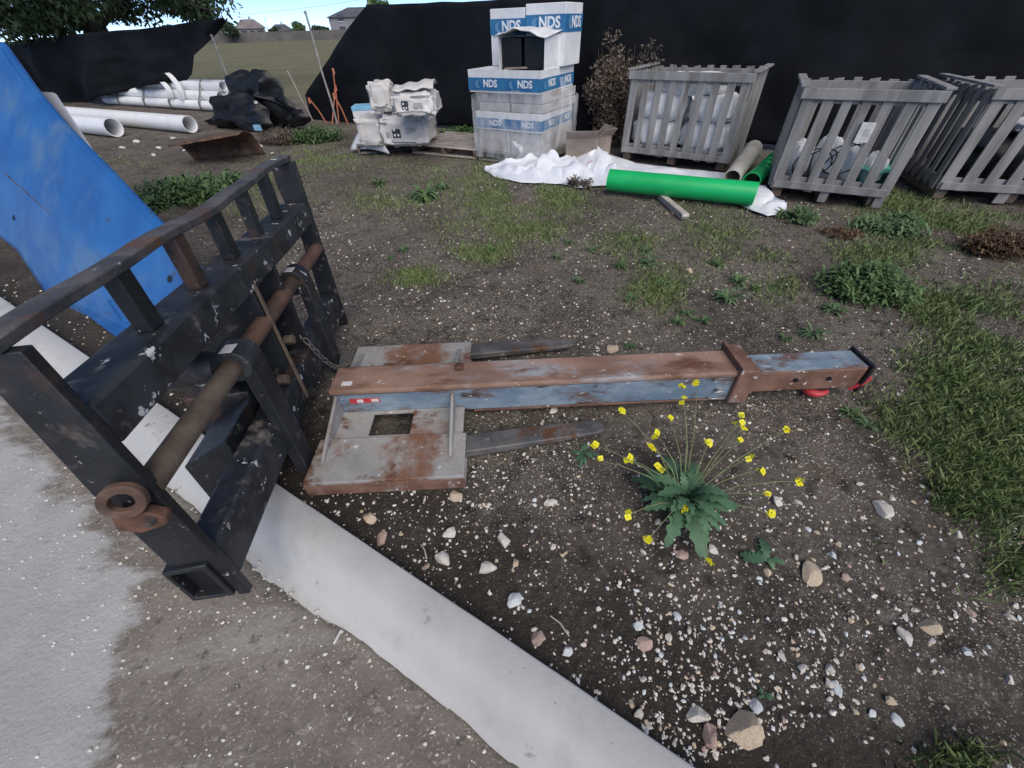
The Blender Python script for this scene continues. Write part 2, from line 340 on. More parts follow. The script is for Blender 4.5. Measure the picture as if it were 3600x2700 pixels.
# kerb: cast concrete rolled kerb with gutter pan, cut into cast lengths by joints
def kerb():
    prof = [(-.02, -.3), (.0, -.3), (.0, .035), (-.004, .045), (-.012, .049), (-.10, .046), (-.125, .04), (-.15, .024), (-.178, -.008), (-.2, -.036), (-.22, -.051), (-.25, -.06), (-.42, -.066), (-.42, -.3)]
    root = bpy.data.objects.new('kerb', None); COL.objects.link(root); root['_o'] = [0., 0., 0.]; root['kind'] = 'structure'
    m = M('kerb_concrete', (.45, .452, .445), (.54, .542, .53), 1.6, .85, 0, .12, 70, [((.38, .38, .375), 4, .52, .75), ((.27, .255, .235), 9, .64, .72), ((.2, .19, .18), 60, .66, .74)])
    MT['kerb_concrete'] = m
    joints = [-40, -12, -3.55, 2.2, 8, 14, 40]
    fr = (K0, KD, KN, WZ)
    for a0, a1 in zip(joints[:-1], joints[1:]):
        n = max(2, int((min(a1, 3) - max(a0, -5)) / .06)) if a0 > -6 and a1 < 9 else 4
        aa = np.linspace(a0 + .003, a1 - .003, n); P = []
        for a in aa:
            P.append([K0 + KD * a + KN * (b + .0035 * fbm(a, b, 2, 3.0, 2)) + WZ * (z + .0022 * fbm(a, b * 5, 5, 4, 2)) for b, z in prof])
        mb = MB().grid(P); k = len(prof)
        mb.f += [tuple(range(k - 1, -1, -1)), tuple(range((n - 1) * k, n * k))]
        mb.build('kerb_length', m, root)
kerb()

def road():
    # bare concrete slab with a dirt film, the film thickest and wavy along the gutter
    pts = [(0, 1480), (110, 1580), (190, 1740), (330, 1880), (420, 2020), (455, 2160), (420, 2300), (370, 2450), (330, 2700)]
    edge = np.array([G(*p, -.06)[:2] for p in pts])
    # extend both ways
    edge = np.vstack([edge[0] + (edge[0] - edge[1]) * 60, edge, edge[-1] + A(.1, -60)[:2]])
    kp = np.array([((A(*e, 0) - K0).dot(KD), -(A(*e, 0) - K0).dot(KN)) for e in edge]); o_ = np.argsort(kp[:, 0]); kp = kp[o_]
    aa = [-x for x in warp(80, .03, 60, 1.12)[:0:-1]] + warp(80, .03, 60, 1.12); bb = [.2, .212, .224, .236, .248, .26] + [.27 + x for x in warp(60, .03, 40, 1.12)]
    P = np.zeros((len(aa), len(bb), 3)); mask = []
    lip = [(-9, .24), (-2.55, .245), (-2.05, .25), (-1.7, .235), (-1.32, .243), (-1.0, .27), (-.75, .26), (-.55, .232), (-.33, .225), (-.02, .225), (.5, .225), (9, .235)]
    lx, ly = zip(*lip)
    for i, a in enumerate(aa):
        wv = float(np.interp(a, lx, ly)) + .010 * fbm(a, 0, 0, 5, 3) + .004 * mnoise.noise((a * 28, 1, 2))
        for j, b in enumerate(bb):
            p = K0 + KD * a - KN * b
            cover = 1 / (1 + math.exp(-(b - wv) / .004)) if b < .35 else 1
            z = -.085 + cover * .033 + (.003 * fbm(p[0], p[1], 0, 9, 3) if b < 4 else 0) * cover
            P[i, j] = (p[0], p[1], z); mask.append(float(np.interp(a, kp[:, 0], kp[:, 1])) - b)
    m = bpy.data.materials.new('road_film'); m.use_nodes = True; t = m.node_tree; N, L = t.nodes, t.links; bs = N['Principled BSDF']
    at = N.new('ShaderNodeAttribute'); at.attribute_name = 'film'
    tc = N.new('ShaderNodeTexCoord')
    def noi(s, d=5, st=(1, 1, 1), loc=0):
        mp = N.new('ShaderNodeMapping'); mp.inputs['Scale'].default_value = st; mp.inputs['Location'].default_value = (loc, loc, loc); mp.inputs['Rotation'].default_value = (0, 0, math.radians(-42)); L.new(tc.outputs['Object'], mp.inputs[0])
        n = N.new('ShaderNodeTexNoise'); n.inputs['Scale'].default_value = s; n.inputs['Detail'].default_value = d; n.inputs['Roughness'].default_value = .65; L.new(mp.outputs[0], n.inputs['Vector']); return n.outputs['Fac']
    def sm(v, lo, hi, a=0, bb=1):
        r = N.new('ShaderNodeMapRange'); r.interpolation_type = 'SMOOTHSTEP'
        for k, x in ((1, lo), (2, hi), (3, a), (4, bb)): r.inputs[k].default_value = x
        L.new(v, r.inputs[0]); return r.outputs[0]
    def mix(f, a, bb):
        x = N.new('ShaderNodeMix'); x.data_type = 'RGBA'; L.new(f, x.inputs['Factor'])
        for k, v in ((6, a), (7, bb)):
            if isinstance(v, tuple): x.inputs[k].default_value = (*v, 1)
            else: L.new(v, x.inputs[k])
        return x.outputs[2]
    conc = mix(sm(noi(2.5), .3, .7), (.37, .37, .365), (.46, .458, .45)); conc = mix(sm(noi(7, 5, (.35, 2, 1)), .55, .85), conc, (.3, .295, .29))
    dirt = mix(sm(noi(3), .35, .68), (.17, .147, .125), (.26, .232, .2)); dirt = mix(sm(noi(5, 6, (.3, 1.5, 1), 4), .5, .75), dirt, (.32, .295, .265)); dirt = mix(sm(noi(4, 6, (1, 1, 1), 7), .6, .74), dirt, (.105, .093, .082))
    dirt = mix(sm(noi(22, 6, (1, 1, 1), 12), .55, .7), dirt, (.12, .105, .092)); dirt = mix(sm(noi(30, 5, (.6, 1.4, 1), 15), .57, .7), dirt, (.33, .3, .265))
    dirt = mix(sm(noi(90, 2), .6, .68), dirt, (.38, .35, .31)); conc = mix(sm(noi(34, 6, (.5, 1.5, 1), 19), .57, .72), conc, (.33, .325, .315))
    ad = N.new('ShaderNodeMath'); ad.operation = 'MULTIPLY_ADD'; ad.inputs[1].default_value = .55; L.new(noi(5, 7, (.5, 1.3, 1), 2), ad.inputs[0]); L.new(at.outputs['Fac'], ad.inputs[2])
    f = sm(ad.outputs[0], .24, .33)
    L.new(mix(f, conc, dirt), bs.inputs['Base Color']); bs.inputs['Roughness'].default_value = .9; bs.inputs['Specular IOR Level'].default_value = .25
    bp = N.new('ShaderNodeBump'); bp.inputs['Strength'].default_value = .7; bp.inputs['Distance'].default_value = .008; L.new(noi(60, 8), bp.inputs['Height']); L.new(bp.outputs[0], bs.inputs['Normal'])
    me = MB().grid(P).mesh('road', None, [m], 0); me.polygons.foreach_set('use_smooth', [True] * len(me.polygons))
    a = me.attributes.new('film', 'FLOAT', 'POINT'); a.data.foreach_set('value', mask)
    o = bpy.data.objects.new('road', me); COL.objects.link(o); o['kind'] = 'structure'
road()

# ================================================================== FORK CARRIAGE
CO = G(880, 2085, .14); CF = G(1225, 1135, 0); CU = CF - CO; CW = np.linalg.norm(CU); CU /= CW
CV = A(CU[1], -CU[0], 0); CV /= np.linalg.norm(CV); CZ = np.cross(CV, CU); CZ = CZ if CZ[2] > 0 else -CZ
CFR = (CO, CU, CV, CZ)
def cp(u, v, w): return CO + CU * u + CV * v + CZ * w
def carriage():
    t = thing('fork_carriage', CO + CU * CW / 2 - A(0, 0, .05), 'black steel fork carriage with slatted backrest and two forks standing across the kerb', 'fork carriage')
    B = lambda n, u, v, w, m, bv=.004: MB().box(CFR, u, v, w).build(n, m, t, bv)
    side = [(-.034, 0), (0, 0), (0, .945), (-.095, .945), (-.1, .85), (-.128, .55), (-.135, .212), (-.034, .212)]
    MB().prism(CFR, side, 0, .028).build('side_plate', 'black_steel', t, .003)
    MB().prism(CFR, [(-.12, 0), (0, 0), (0, .99), (-.125, .99), (-.13, .86), (-.1, .66), (-.11, .3)], CW - .028, CW).build('side_plate', 'black_steel', t, .003)
    # top rail: slightly wavy flat bar
    P = []
    mb = MB()
    n = 24
    V = []
    for i in range(n + 1):
        u = -.01 + (CW + .02) * i / n; dz = -.042 + .046 * (max(0, u) / CW) ** 1.4 + .004 * math.sin(u * 5) + .003 * math.sin(u * 13); dv = .004 * math.sin(u * 7 + 1)
        V += [cp(u, -.088 + dv, .988 + dz), cp(u, -.027 + dv, .988 + dz), cp(u, -.024 + dv, 1.014 + dz), cp(u, -.088 + dv, 1.014 + dz)]
    F = [(3, 2, 1, 0), tuple(4 * n + k for k in range(4))]
    for i in range(n):
        F += [(4 * i + k, 4 * i + (k + 1) % 4, 4 * i + 4 + (k + 1) % 4, 4 * i + 4 + k) for k in range(4)]
    mb.add(V, F); mb.build('top_rail', 'rail_steel', t, .004)
    for u in (.375, .655, .93, 1.21, 1.49): B('upright', (u - .028, u + .028), (-.083, -.038), (.79, .953 + .042 * (u / CW) ** 1.4), 'black_steel')
    B('upper_crossbar', (.029, CW - .029), (-.145, -.004), (.672, .79), 'worn_black', .012)
    B('lower_crossbar', (.029, CW - .029), (-.105, -.006), (.075, .245), 'worn_black', .012)
    # open tube stub under the near plate
    mb = MB(); oo, ii = [(-.158, .026), (-.035, .022), (-.035, .21), (-.158, .205)], [(-.146, .042), (-.05, .038), (-.05, .188), (-.146, .184)]
    V = [cp(u, *q) for u in (-.012, .0285) for q in oo + ii]
    F = []
    for k in range(4):
        k2 = (k + 1) % 4
        F += [(k, k2, 4 + k2, 4 + k), (8 + k, 12 + k, 12 + k2, 8 + k2), (k, 8 + k, 8 + k2, k2), (4 + k, 4 + k2, 12 + k2, 12 + k)]
    mb.add(V, F); ts = mb.build('tube_stub', 'black_steel', t, .004); MB().box(CFR, (.022, .0275), (-.147, -.049), (.037, .19)).build('tube_shade_back', 'black_plastic', ts)  # black backing inside the open stub stands in for the shade of its interior
    # shaft in three tones of rust
    sw, sv = .53, -.03
    MB().poly([cp(.02, sv, sw), cp(.52, sv, sw)], .034, 20).build('shaft', 'dust_shaft', t)
    s2 = MB().poly([cp(.52, sv, sw), cp(1.0, sv, sw), cp(CW - .02, sv, sw)], .0345, 20).build('shaft', 'rust_shaft', t)
    # slotted end lug and keeper plate outside the near plate
    mj = A(.76, .65); mn = A(-.65, .76); cc = A(-.042, .552); ro, ri = [], []
    for k in range(24):
        a = 2 * math.pi * k / 24; ro.append(cc + mj * .068 * math.cos(a) + mn * .047 * math.sin(a)); ri.append(cc + mj * .04 * math.cos(a) + mn * .024 * math.sin(a))
    V = [cp(u, *q) for u in (-.04, -.022) for q in ro + ri]; F = []
    for k in range(24):
        k2 = (k + 1) % 24; F += [(k, k2, 24 + k2, 24 + k), (48 + k, 72 + k, 72 + k2, 48 + k2), (k, 48 + k, 48 + k2, k2), (24 + k, 24 + k2, 72 + k2, 72 + k)]
    MB().add(V, F).build('end_lug', 'rust_shaft', t, .003)
    MB().prism(CFR, [(-.115, .45), (-.07, .425), (.0, .445), (.012, .475), (-.02, .5), (-.1, .5)], -.035, -.002).build('keeper_plate', 'rust_red', t, .006)
    b1 = MB().poly([cp(-.052, -.02, .478), cp(-.03, -.018, .478)], .011, 6).build('bolt', 'rail_steel', t)
    # forks
    for u0, wid, nm in ((.60, .105, 0), (1.335, .105, 1)):
        hw = wid / 2; gz = -.14 + CU[2] * -u0          # local w of the ground here
        f = MB().poly([cp(u0 - .055, sv, sw), cp(u0 + .055, sv, sw)], .062, 24).build('fork', 'worn_black', t, .004)
        tag(f, ('near' if nm == 0 else 'far') and None)
        prof = [(-.012, sw - .03), (-.012, gz + .06), (.0, gz + .02), (.05, gz + .008), (.05, gz + .055), (.036, gz + .075), (.036, sw - .02), (.02, sw + .03)]
        mb = MB().prism(CFR, prof, u0 - hw, u0 + hw); mb.build('shank', 'black_steel', f, .005)
        ft = A(CV[0], CV[1], 0); base = cp(u0, 0, 0); tipL = 1.405 if nm == 0 else 1.44
        side = A(-ft[1], ft[0], 0); ofs = (.012 if nm == 0 else -.04)
        O2 = A(base[0], base[1], 0) + CU * (-.0) - side * (0.03 if nm == 0 else .0)
        V = []; S = [(.04, hw, .052), (.5, hw, .048), (1.0, hw * .98, .036), (tipL - .14, hw * .86, .024), (tipL - .035, hw * .78, .018), (tipL, hw * .5, .015)]
        zl = .012
        for s_, h_, th in S:
            c = O2 + ft * s_ + side * ofs * s_
            rise = .012 + .02 * (s_ / tipL) ** 2
            V += [c - side * h_ + WZ * (rise), c + side * h_ + WZ * rise, c + side * h_ * .96 + WZ * (rise + th), c - side * h_ * .96 + WZ * (rise + th)]
        m_ = len(S); F = [(3, 2, 1, 0), tuple(4 * (m_ - 1) + k for k in range(4))]
        for i in range(m_ - 1): F += [(4 * i + k, 4 * i + (k + 1) % 4, 4 * i + 4 + (k + 1) % 4, 4 * i + 4 + k) for k in range(4)]
        MB().add(V, F).build('blade', 'fork_steel', f, .004)
    # tilt cylinder behind the near fork, hub, coupler
    MB().poly([cp(.52, -.33, .56), cp(.52, -.31, .56), cp(.53, -.09, .545), cp(.53, -.06, .545)], [.05, .062, .062, .05], 20).build('stop_cylinder', 'worn_black', t)
    pl = [(-.36, .12), (-.02, .1), (.0, .2), (-.01, .45), (-.015, .70), (-.16, .74), (-.34, .5)]
    for u in (.865, 1.13): MB().prism(CFR, pl, u, u + .022).build('coupler_plate', 'black_steel', t, .003)
    MB().prism(CFR, [(.0005, .12), (.012, .12), (.004, .7), (-.006, .7)], .872, .884).build('edge_strip', 'dust_shaft', t)
    MB().poly([cp(.7, -.2, .42), cp(1.3, -.2, .42)], .05, 20).build('coupler_pin', 'black_steel', t)
    MB().poly([cp(.66, -.2, .42), cp(.7, -.2, .42)], .07, 20).build('pin_collar', 'rail_steel', t, .004)
    MB().box(CFR, (.72, 1.28), (-.4, -.14), (.05, .3)).build('coupler_body', 'black_steel', t, .01)
    MB().prism(CFR, [(-.3, -.06), (-.11, -.06), (-.11, .3), (-.3, .2)], .42, .7).build('side_bracket', 'black_steel', t, .006)
    MB().prism(CFR, [(-.25, .25), (-.05, .24), (-.03, .5), (-.12, .66), (-.2, .6)], 1.2, 1.222).build('hook_plate', 'black_steel', t, .003)
    for k, (a, c) in enumerate(((.75, .98), (.95, 1.2))):
        pts = [cp(a + (c - a) * s, -.05 - .12 * math.sin(s * 3.1), .2 + .32 * math.sin(s * 2.9 + .1 * k) * (1 - .35 * s)) for s in np.linspace(0, 1, 14)]
        MB().poly(pts, .014, 8).build('hose', 'black_plastic', t)
    for u, v, w_ in ((.78, .0, .3), (1.02, -.02, .36)):
        MB().poly([cp(u, v - .03, w_), cp(u, v + .01, w_)], .022, 6).build('bolt', 'dust_shaft', t)
    for u0 in (.57, 1.3):        # worn white label on each fork head
        MB().box((cp(u0, sv, sw), CU, CV, CZ), (-.025, .03), (-.015, .025), (.062, .064)).build('worn_label', 'decal_white', t)
carriage()

# chain slung from the carriage to the boom
def chain():
    a, b = cp(1.07, .015, .33), A(-.84, 1.62, .225)
    t = thing('chain', b, 'short slack steel chain hanging between fork carriage and boom', 'chain')
    n = 15
    for i in range(n):
        s0, s1 = i / n, (i + 1) / n
        q = lambda s: a + (b - a) * s - WZ * (.12 * math.sin(math.pi * s) * (1 - .2 * s))
        p0, p1 = q(s0), q(s1); c = (p0 + p1) / 2; d = p1 - p0; Ln = np.linalg.norm(d); d /= Ln
        e = np.cross(d, WZ); e /= np.linalg.norm(e); f = np.cross(d, e); e = e if i % 2 else f
        ring = [c + d * (Ln * .66) * math.cos(x) + e * .012 * math.sin(x) for x in np.linspace(0, 2 * math.pi, 12, endpoint=False)]
        MB().poly(ring, .0042, 6, closed=True).build('link', 'rail_steel', t)
chain()

# ================================================================== JIB BOOM
def boom():
    yaw = math.radians(1.2); o = A(-.9, 1.478, 0)
    U = A(math.cos(yaw), math.sin(yaw), 0); V = A(-U[1], U[0], 0); fr = (o, U, V, WZ)
    t = thing('jib_boom', o, 'rusty blue-grey telescoping jib boom with fork pockets lying on the dirt', 'jib boom')
    B = lambda n, u, v, w, m, bv=.004, par=t: MB().box(fr, u, v, w).build(n, m, par, bv)
    x0, x1 = .025, 2.06
    B('main_tube', (x0, x1), (-.08, .092), (.05, .189), 'boom_blue', .006)
    B('top_flange', (x0 - .012, x1), (-.088, .1), (.19, .226), 'boom_rust', .013)
    B('bottom_flange', (.7, x1), (-.082, .095), (.036, .049), 'pocket_rust', .004)
    # collar
    B('collar', (2.0, 2.095), (-.105, .118), (.03, .245), 'pocket_rust', .008)
    B('collar_rib', (2.0, 2.018), (-.108, .121), (.24, .262), 'pocket_rust', .004)
    B('inner_tube', (2.09, 2.68), (-.066, .072), (.06, .198), 'pocket_rust', .012)
    B('tube_cap', (2.05, 2.67), (-.064, .07), (.1985, .2035), 'boom_blue', .002)
    B('end_plate', (2.68, 2.696), (-.08, .09), (.04, .215), 'black_steel', .003)
    pin = MB().poly([o + U * 1.935 + V * -.11 + WZ * .118, o + U * 1.935 + V * .1 + WZ * .118], .013, 10).build('lock_pin', 'steel_bright', t)
    pts = [o + U * (1.93 + .04 * math.cos(a)) + V * (-.1 - .012 * math.sin(a)) + WZ * (.09 + .035 * math.sin(a)) for a in np.linspace(-2.6, 2.2, 14)]
    MB().poly(pts, .0035, 6).build('pin_clip', 'steel_bright', pin)
    h = MB().poly([o + U * (2.52 + .055 * math.cos(a)) + V * (-.02 + .045 * math.sin(a)) + WZ * (.03 + .008 * math.cos(a)) for a in np.linspace(0, 5.4, 18)], [.02] * 14 + [.018, .015, .012, .008], 10).build('hook', 'red_paint', t)
    MB().poly([o + U * 2.66 + V * -.055 + WZ * .05, o + U * 2.69 + V * -.07 + WZ * .09, o + U * 2.71 + V * -.072 + WZ * .14], .012, 8).build('hook_latch', 'red_paint', t)
    for x in (2.5, 2.33): MB().poly([o + U * x + V * -.075 + WZ * .14, o + U * x + V * -.06 + WZ * .14], .011, 10).build('pin_hole', 'black_plastic', t)
    # deck plate with square hole
    def holed(z0, z1, X, Y, hx, hy):
        xs, ys = [X[0], hx[0], hx[1], X[1]], [Y[0], hy[0], hy[1], Y[1]]; mb = MB(); V_ = [o + U * x + V * y + WZ * z for z in (z0, z1) for y in ys for x in xs]; F = []
        for j in range(3):
            for i in range(3):
                if i == 1 and j == 1: continue
                a = j * 4 + i; F += [(a, a + 4, a + 5, a + 1), (16 + a, 17 + a, 21 + a, 20 + a)]
        for a, b in ((0, 1), (1, 2), (2, 3), (3, 7), (7, 11), (11, 15), (15, 14), (14, 13), (13, 12), (12, 8), (8, 4), (4, 0), (5, 9), (9, 10), (10, 6), (6, 5)): F.append((a, b, 16 + b, 16 + a))
        return mb.add(V_, F)
    holed(.063, .076, (.03, .655), (-.262, -.082), (.205, .402), (-.245, -.10)).build('deck_plate', 'pocket', t, .002)
    holed(.063, .076, (.03, .655), (.094, .24), (.205, .402), (.11, .22)).build('deck_plate', 'pocket', t, .002)
    # fork pockets: hollow tubes
    def pocket(y0, y1, nm):
        oo, ii = [(y0, .004), (y1, .004), (y1, .086), (y0, .086)], [(y0 + .011, .013), (y1 - .011, .013), (y1 - .011, .077), (y0 + .011, .077)]
        V_ = [o + U * x + V * a + WZ * b for x in (-.01, .672) for a, b in oo + ii]; F = []
        for k in range(4):
            k2 = (k + 1) % 4
            F += [(k, k2, 8 + k2, 8 + k), (4 + k, 12 + k, 12 + k2, 4 + k2), (k, 4 + k, 4 + k2, k2), (8 + k, 8 + k2, 12 + k2, 12 + k)]
        p = MB().add(V_, F).build('fork_pocket', 'pocket', t, .003)
        MB().box(fr, (-.012, .674), (y0 - .004, y0 - .0005) if nm == 0 else (y1 + .0005, y1 + .004), (.002, .07)).build('pocket_side', 'pocket_rust', p, .001)
        return p
    pocket(-.505, -.263, 0); pocket(.241, .46, 1)
    for x in (.035, .60):
        MB().prism((o, U, V, WZ), [(-.082, .077), (-.40, .088), (-.40, .095), (-.082, .188)], x, x + .014).build('gusset', 'pocket', t, .002)
        MB().prism((o, U, V, WZ), [(.094, .077), (.38, .088), (.38, .095), (.094, .188)], x, x + .014).build('gusset', 'pocket', t, .002)
    d = B('decal', (.1, .245), (-.0822, -.0804), (.135, .165), 'red_paint', 0)
    for a, b in ((.135, .165), (.205, .24)): B('decal_print', (a, b), (-.0832, -.0823), (.14, .16), 'decal_white', 0, d)
    B('worn_label', (.07, .12), (-.05, -.02), (.2262, .2272), 'decal_white', 0)
    B('lug', (.62, .66), (.02, .06), (.227, .25), 'rust_red', .005)
boom()

# ================================================================== BLUE HOPPER
def hopper():
    p0 = G(120, 1055); p1 = G(405, 1200); d = p1 - p0; d /= np.linalg.norm(d); h = A(-d[1], d[0], 0); h = h if h[1] > 0 else -h
    a = math.radians(50); up = h * math.cos(a) + WZ * math.sin(a); n = np.cross(d, up); n = n if n[2] > 0 else -n
    t = thing('steel_hopper', p0 + h * .5, 'scuffed bright blue steel hopper with sloping side beyond the fork carriage', 'hopper')
    st = lambda x, y: ((lambda q: (float(q.dot(d)), float(q.dot(up))))(onplane(x, y, p0, n) - p0))
    right = [st(*q) for q in ((705, 985), (560, 808), (458, 700), (353, 588), (235, 470), (118, 329), (0, 156))]
    lo = [st(470, 1235), st(405, 1200), st(250, 1112), st(120, 1055), st(0, 865)]
    s_end = right[-1]; top = (s_end[0] - .75, s_end[1] + .28); lft = (lo[-1][0] - .9, lo[-1][1] + .1)
    poly = lo[::-1] + right + [top, (lft[0] - .2, top[1] - .2), lft]
    fold = lambda s_, t_: 0
    cr0, cr1 = np.array(st(173, 745)), np.array(st(381, 925)); e = cr1 - cr0; e /= np.linalg.norm(e); nn = A(-e[1], e[0])[:2]
    # surface: grid inside polygon bent along the crease so that the part below stands steeper
    def S(s_, t_):
        q = np.array([s_, t_]) - cr0; k = q[0] * nn[0] + q[1] * nn[1]
        off = -.16 * max(0, -k) ** 1.0 if k < 0 else 0
        return p0 + d * s_ + up * t_ + n * (off + .012 * math.sin(s_ * 2.2 + 1) * math.cos(t_ * 1.7))
    P = np.array(poly); c = P.mean(0); m = 16; V = []
    dense = []
    for i in range(len(P)):
        for k in range(5): dense.append(P[i] + (P[(i + 1) % len(P)] - P[i]) * k / 5)
    dense = np.array(dense); nd = len(dense); V = [S(*c)]
    F = []
    for r in range(1, m + 1): V += [S(*(c + (q - c) * r / m)) for q in dense]
    F += [(0, 1 + i, 1 + (i + 1) % nd) for i in range(nd)]
    for r in range(m - 1): F += [(1 + r * nd + i, 1 + (r + 1) * nd + i, 1 + (r + 1) * nd + (i + 1) % nd, 1 + r * nd + (i + 1) % nd) for i in range(nd)]
    mb = MB().add(V, F); o = mb.build('side_panel', 'blue_steel', t, 0, .012, 30)
    # rolled rim along the diagonal edge
    MB().poly([S(*q) - n * .03 for q in right], .032, 10).build('rim', 'blue_steel', t)
    MB().poly([S(*(cr0 - e * .9)) + n * .0, S(*cr0), S(*cr1), S(*(cr1 + e * .35))], .006, 8).build('fold_seam', 'rail_steel', t)
    # fork pocket outline low on the panel
    q = [st(358, 1050), st(498, 1062), st(490, 1150), st(400, 1125)]
    MB().poly([S(*x) + n * .004 for x in q], .01, 6, closed=True).build('pocket_frame', 'blue_steel', t)
    for x, y in ((20, 757), (597, 981)):
        c_ = S(*st(x, y)); MB().poly([c_ - n * .01, c_ + n * .011], .022, 10).build('drain_hole', 'black_plastic', t)
    # white inner wall that shows past the rim, and the back and floor that make it a bin
    wp_ = lambda x, y, k: onplane(x, y, p0 + h * k, n)
    Wl = [wp_(100, 322, .28), wp_(192, 328, .28), wp_(356, 575, .28), wp_(560, 860, .28), wp_(300, 900, .28), wp_(60, 520, .28)]
    MB().add(Wl, [tuple(range(6))]).build('inner_wall', 'white_panel', t, 0, .02, 0)
    B0, B1, B2, B3 = p0 + h * .12 + d * .15, p1 + d * .2, p1 + d * .2 + h * .28, p0 + h * .55
    MB().add([x + WZ * .03 for x in (B0, B1, B2, B3)], [(0, 1, 2, 3)]).build('floor', 'blue_steel', t, 0, .02, 0)
    bk = [p0 + h * .5 + WZ * .03, p1 + d * .1 + h * .32 + WZ * .03, S(*right[2]) + h * .02 - WZ * .03, S(*right[4]) + h * .02 - WZ * .03, S(*s_end) - WZ * .04, S(*top) - WZ * .04]
    MB().add(bk, [tuple(range(6))]).build('back_panel', 'blue_steel', t, 0, .012, 0)
hopper()

# ================================================================== FENCE FABRIC, POSTS
FP = lambda x, y, k=0.0: onplane(x, y, F0 + FN * k, FN)
def sheet(name, topc, botc, label, k=0.0, amp=.06, n=60, m=22, seed=0, mat='fabric', cat='fence fabric', folds=2.2):
    tx, ty = zip(*topc); bx, by = zip(*botc)
    def resample(xs, ys, nn):
        pts = np.array([FP(x, y, k) for x, y in zip(xs, ys)]); dd = np.r_[0, np.cumsum(np.linalg.norm(np.diff(pts, axis=0), axis=1))]; q = np.linspace(0, dd[-1], nn)
        return np.stack([np.interp(q, dd, pts[:, i]) for i in range(3)], 1)
    T, Bt = resample(tx, ty, n), resample(bx, by, n); P = np.zeros((n, m, 3))
    for i in range(n):
        for j in range(m):
            s = j / (m - 1); p = T[i] * (1 - s) + Bt[i] * s
            a = p.dot(FD); q = amp * (math.sin(a * folds + seed + s * 1.2) * .6 + fbm(a, p[2], seed, .9, 3)) * (.25 + .75 * math.sin(min(1, s * 1.3) * 1.6))
            P[i, j] = p + FN * q + WZ * (.02 * fbm(a, s, seed + 3, 1.1, 2) * (1 - s))
    t = MB().grid(P).build(name, mat, None, 0, .004, 60); tag(t, label, cat); return t
sheet('windscreen_fabric', [(1292, 20), (1330, 16), (1500, 12), (1700, 0), (2100, -20), (2600, -45), (3200, -70), (3900, -90), (4700, -120)], [(1062, 335), (1090, 425), (1180, 440), (1560, 440), (2100, 470), (2690, 505), (3300, 540), (3900, 560), (4700, 590)], 'tall black windscreen fabric hanging behind the crates and carton stack', 0, .1, 90, 26, 1)
sheet('windscreen_fabric', [(-500, 170), (0, 150), (250, 122), (560, 95), (700, 72), (792, 62)], [(-500, 420), (100, 400), (300, 360), (520, 300), (640, 285), (790, 72)], 'torn black windscreen fabric flapping loose behind the white pipes', .2, .3, 70, 24, 4)
def post(a, b, r, name, mat, label, cat, ga=None):
    pts = [a + (b - a) * s + A(.01, 0, 0) * math.sin(s * 9) for s in np.linspace(0, 1, 5)]
    mb = MB().poly(pts, r, 8); mb.poly([b - (b - a) * .015, b + (b - a) * .003], r * 1.25, 8)
    return tag(mb.build(name, mat), label, cat, ga)
def gp(x, y, k): p = FP(x, y, k); return p
post(A(*FP(1185, 432, -.25)[:2], -.05), FP(1072, 40, -.02), .022, 'fence_post', 'galv', 'thin leaning steel fence post beside the orange stakes', 'fence post')
post(A(*FP(815, 300, .1)[:2], -.05), FP(742, 122, .1), .02, 'fence_post', 'galv', 'thin leaning fence post at the torn edge of the loose black fabric', 'fence post')
post(A(*FP(790, 300, .3)[:2], -.05), FP(1225 - 480, 140, .3), .008, 'guy_wire', 'galv', 'slim wire stay slanting beside the loose black fabric', 'wire')
post(G(1100, 425), FP(1010, 250, -.4), .016, 'wooden_stake', 'wood_pale', 'pale thin wooden stake leaning in front of the fence gap', 'stake')
for i, (x0, y0, x1, y1, lb) in enumerate(((1190, 432, 1170, 242, 'tall orange survey stake standing upright beside the black fabric'), (1225, 436, 1172, 330, 'orange survey stake tilting across the tall one'), (1150, 432, 1085, 345, 'low orange stake bent over in the weeds'), (1165, 434, 1178, 300, 'slim orange stake crossing behind the tall upright stake'))):
    q = G(x0, y0); r = ray(x1, y1); n_ = A(q[0], q[1], 0); n_ /= np.linalg.norm(n_); top = onplane(x1, y1, q, n_)
    mb = MB().poly([q - WZ * .05, q + (top - q) * .5 + A(.01, .01, 0), top], [.014, .014, .012], 6); mb.box((top, WX, WY, WZ), (-.02, .022), (-.004, .004), (-.09, .01))
    tag(mb.build('survey_stake', 'stake'), lb, 'stake', 'orange survey stakes by the fence')

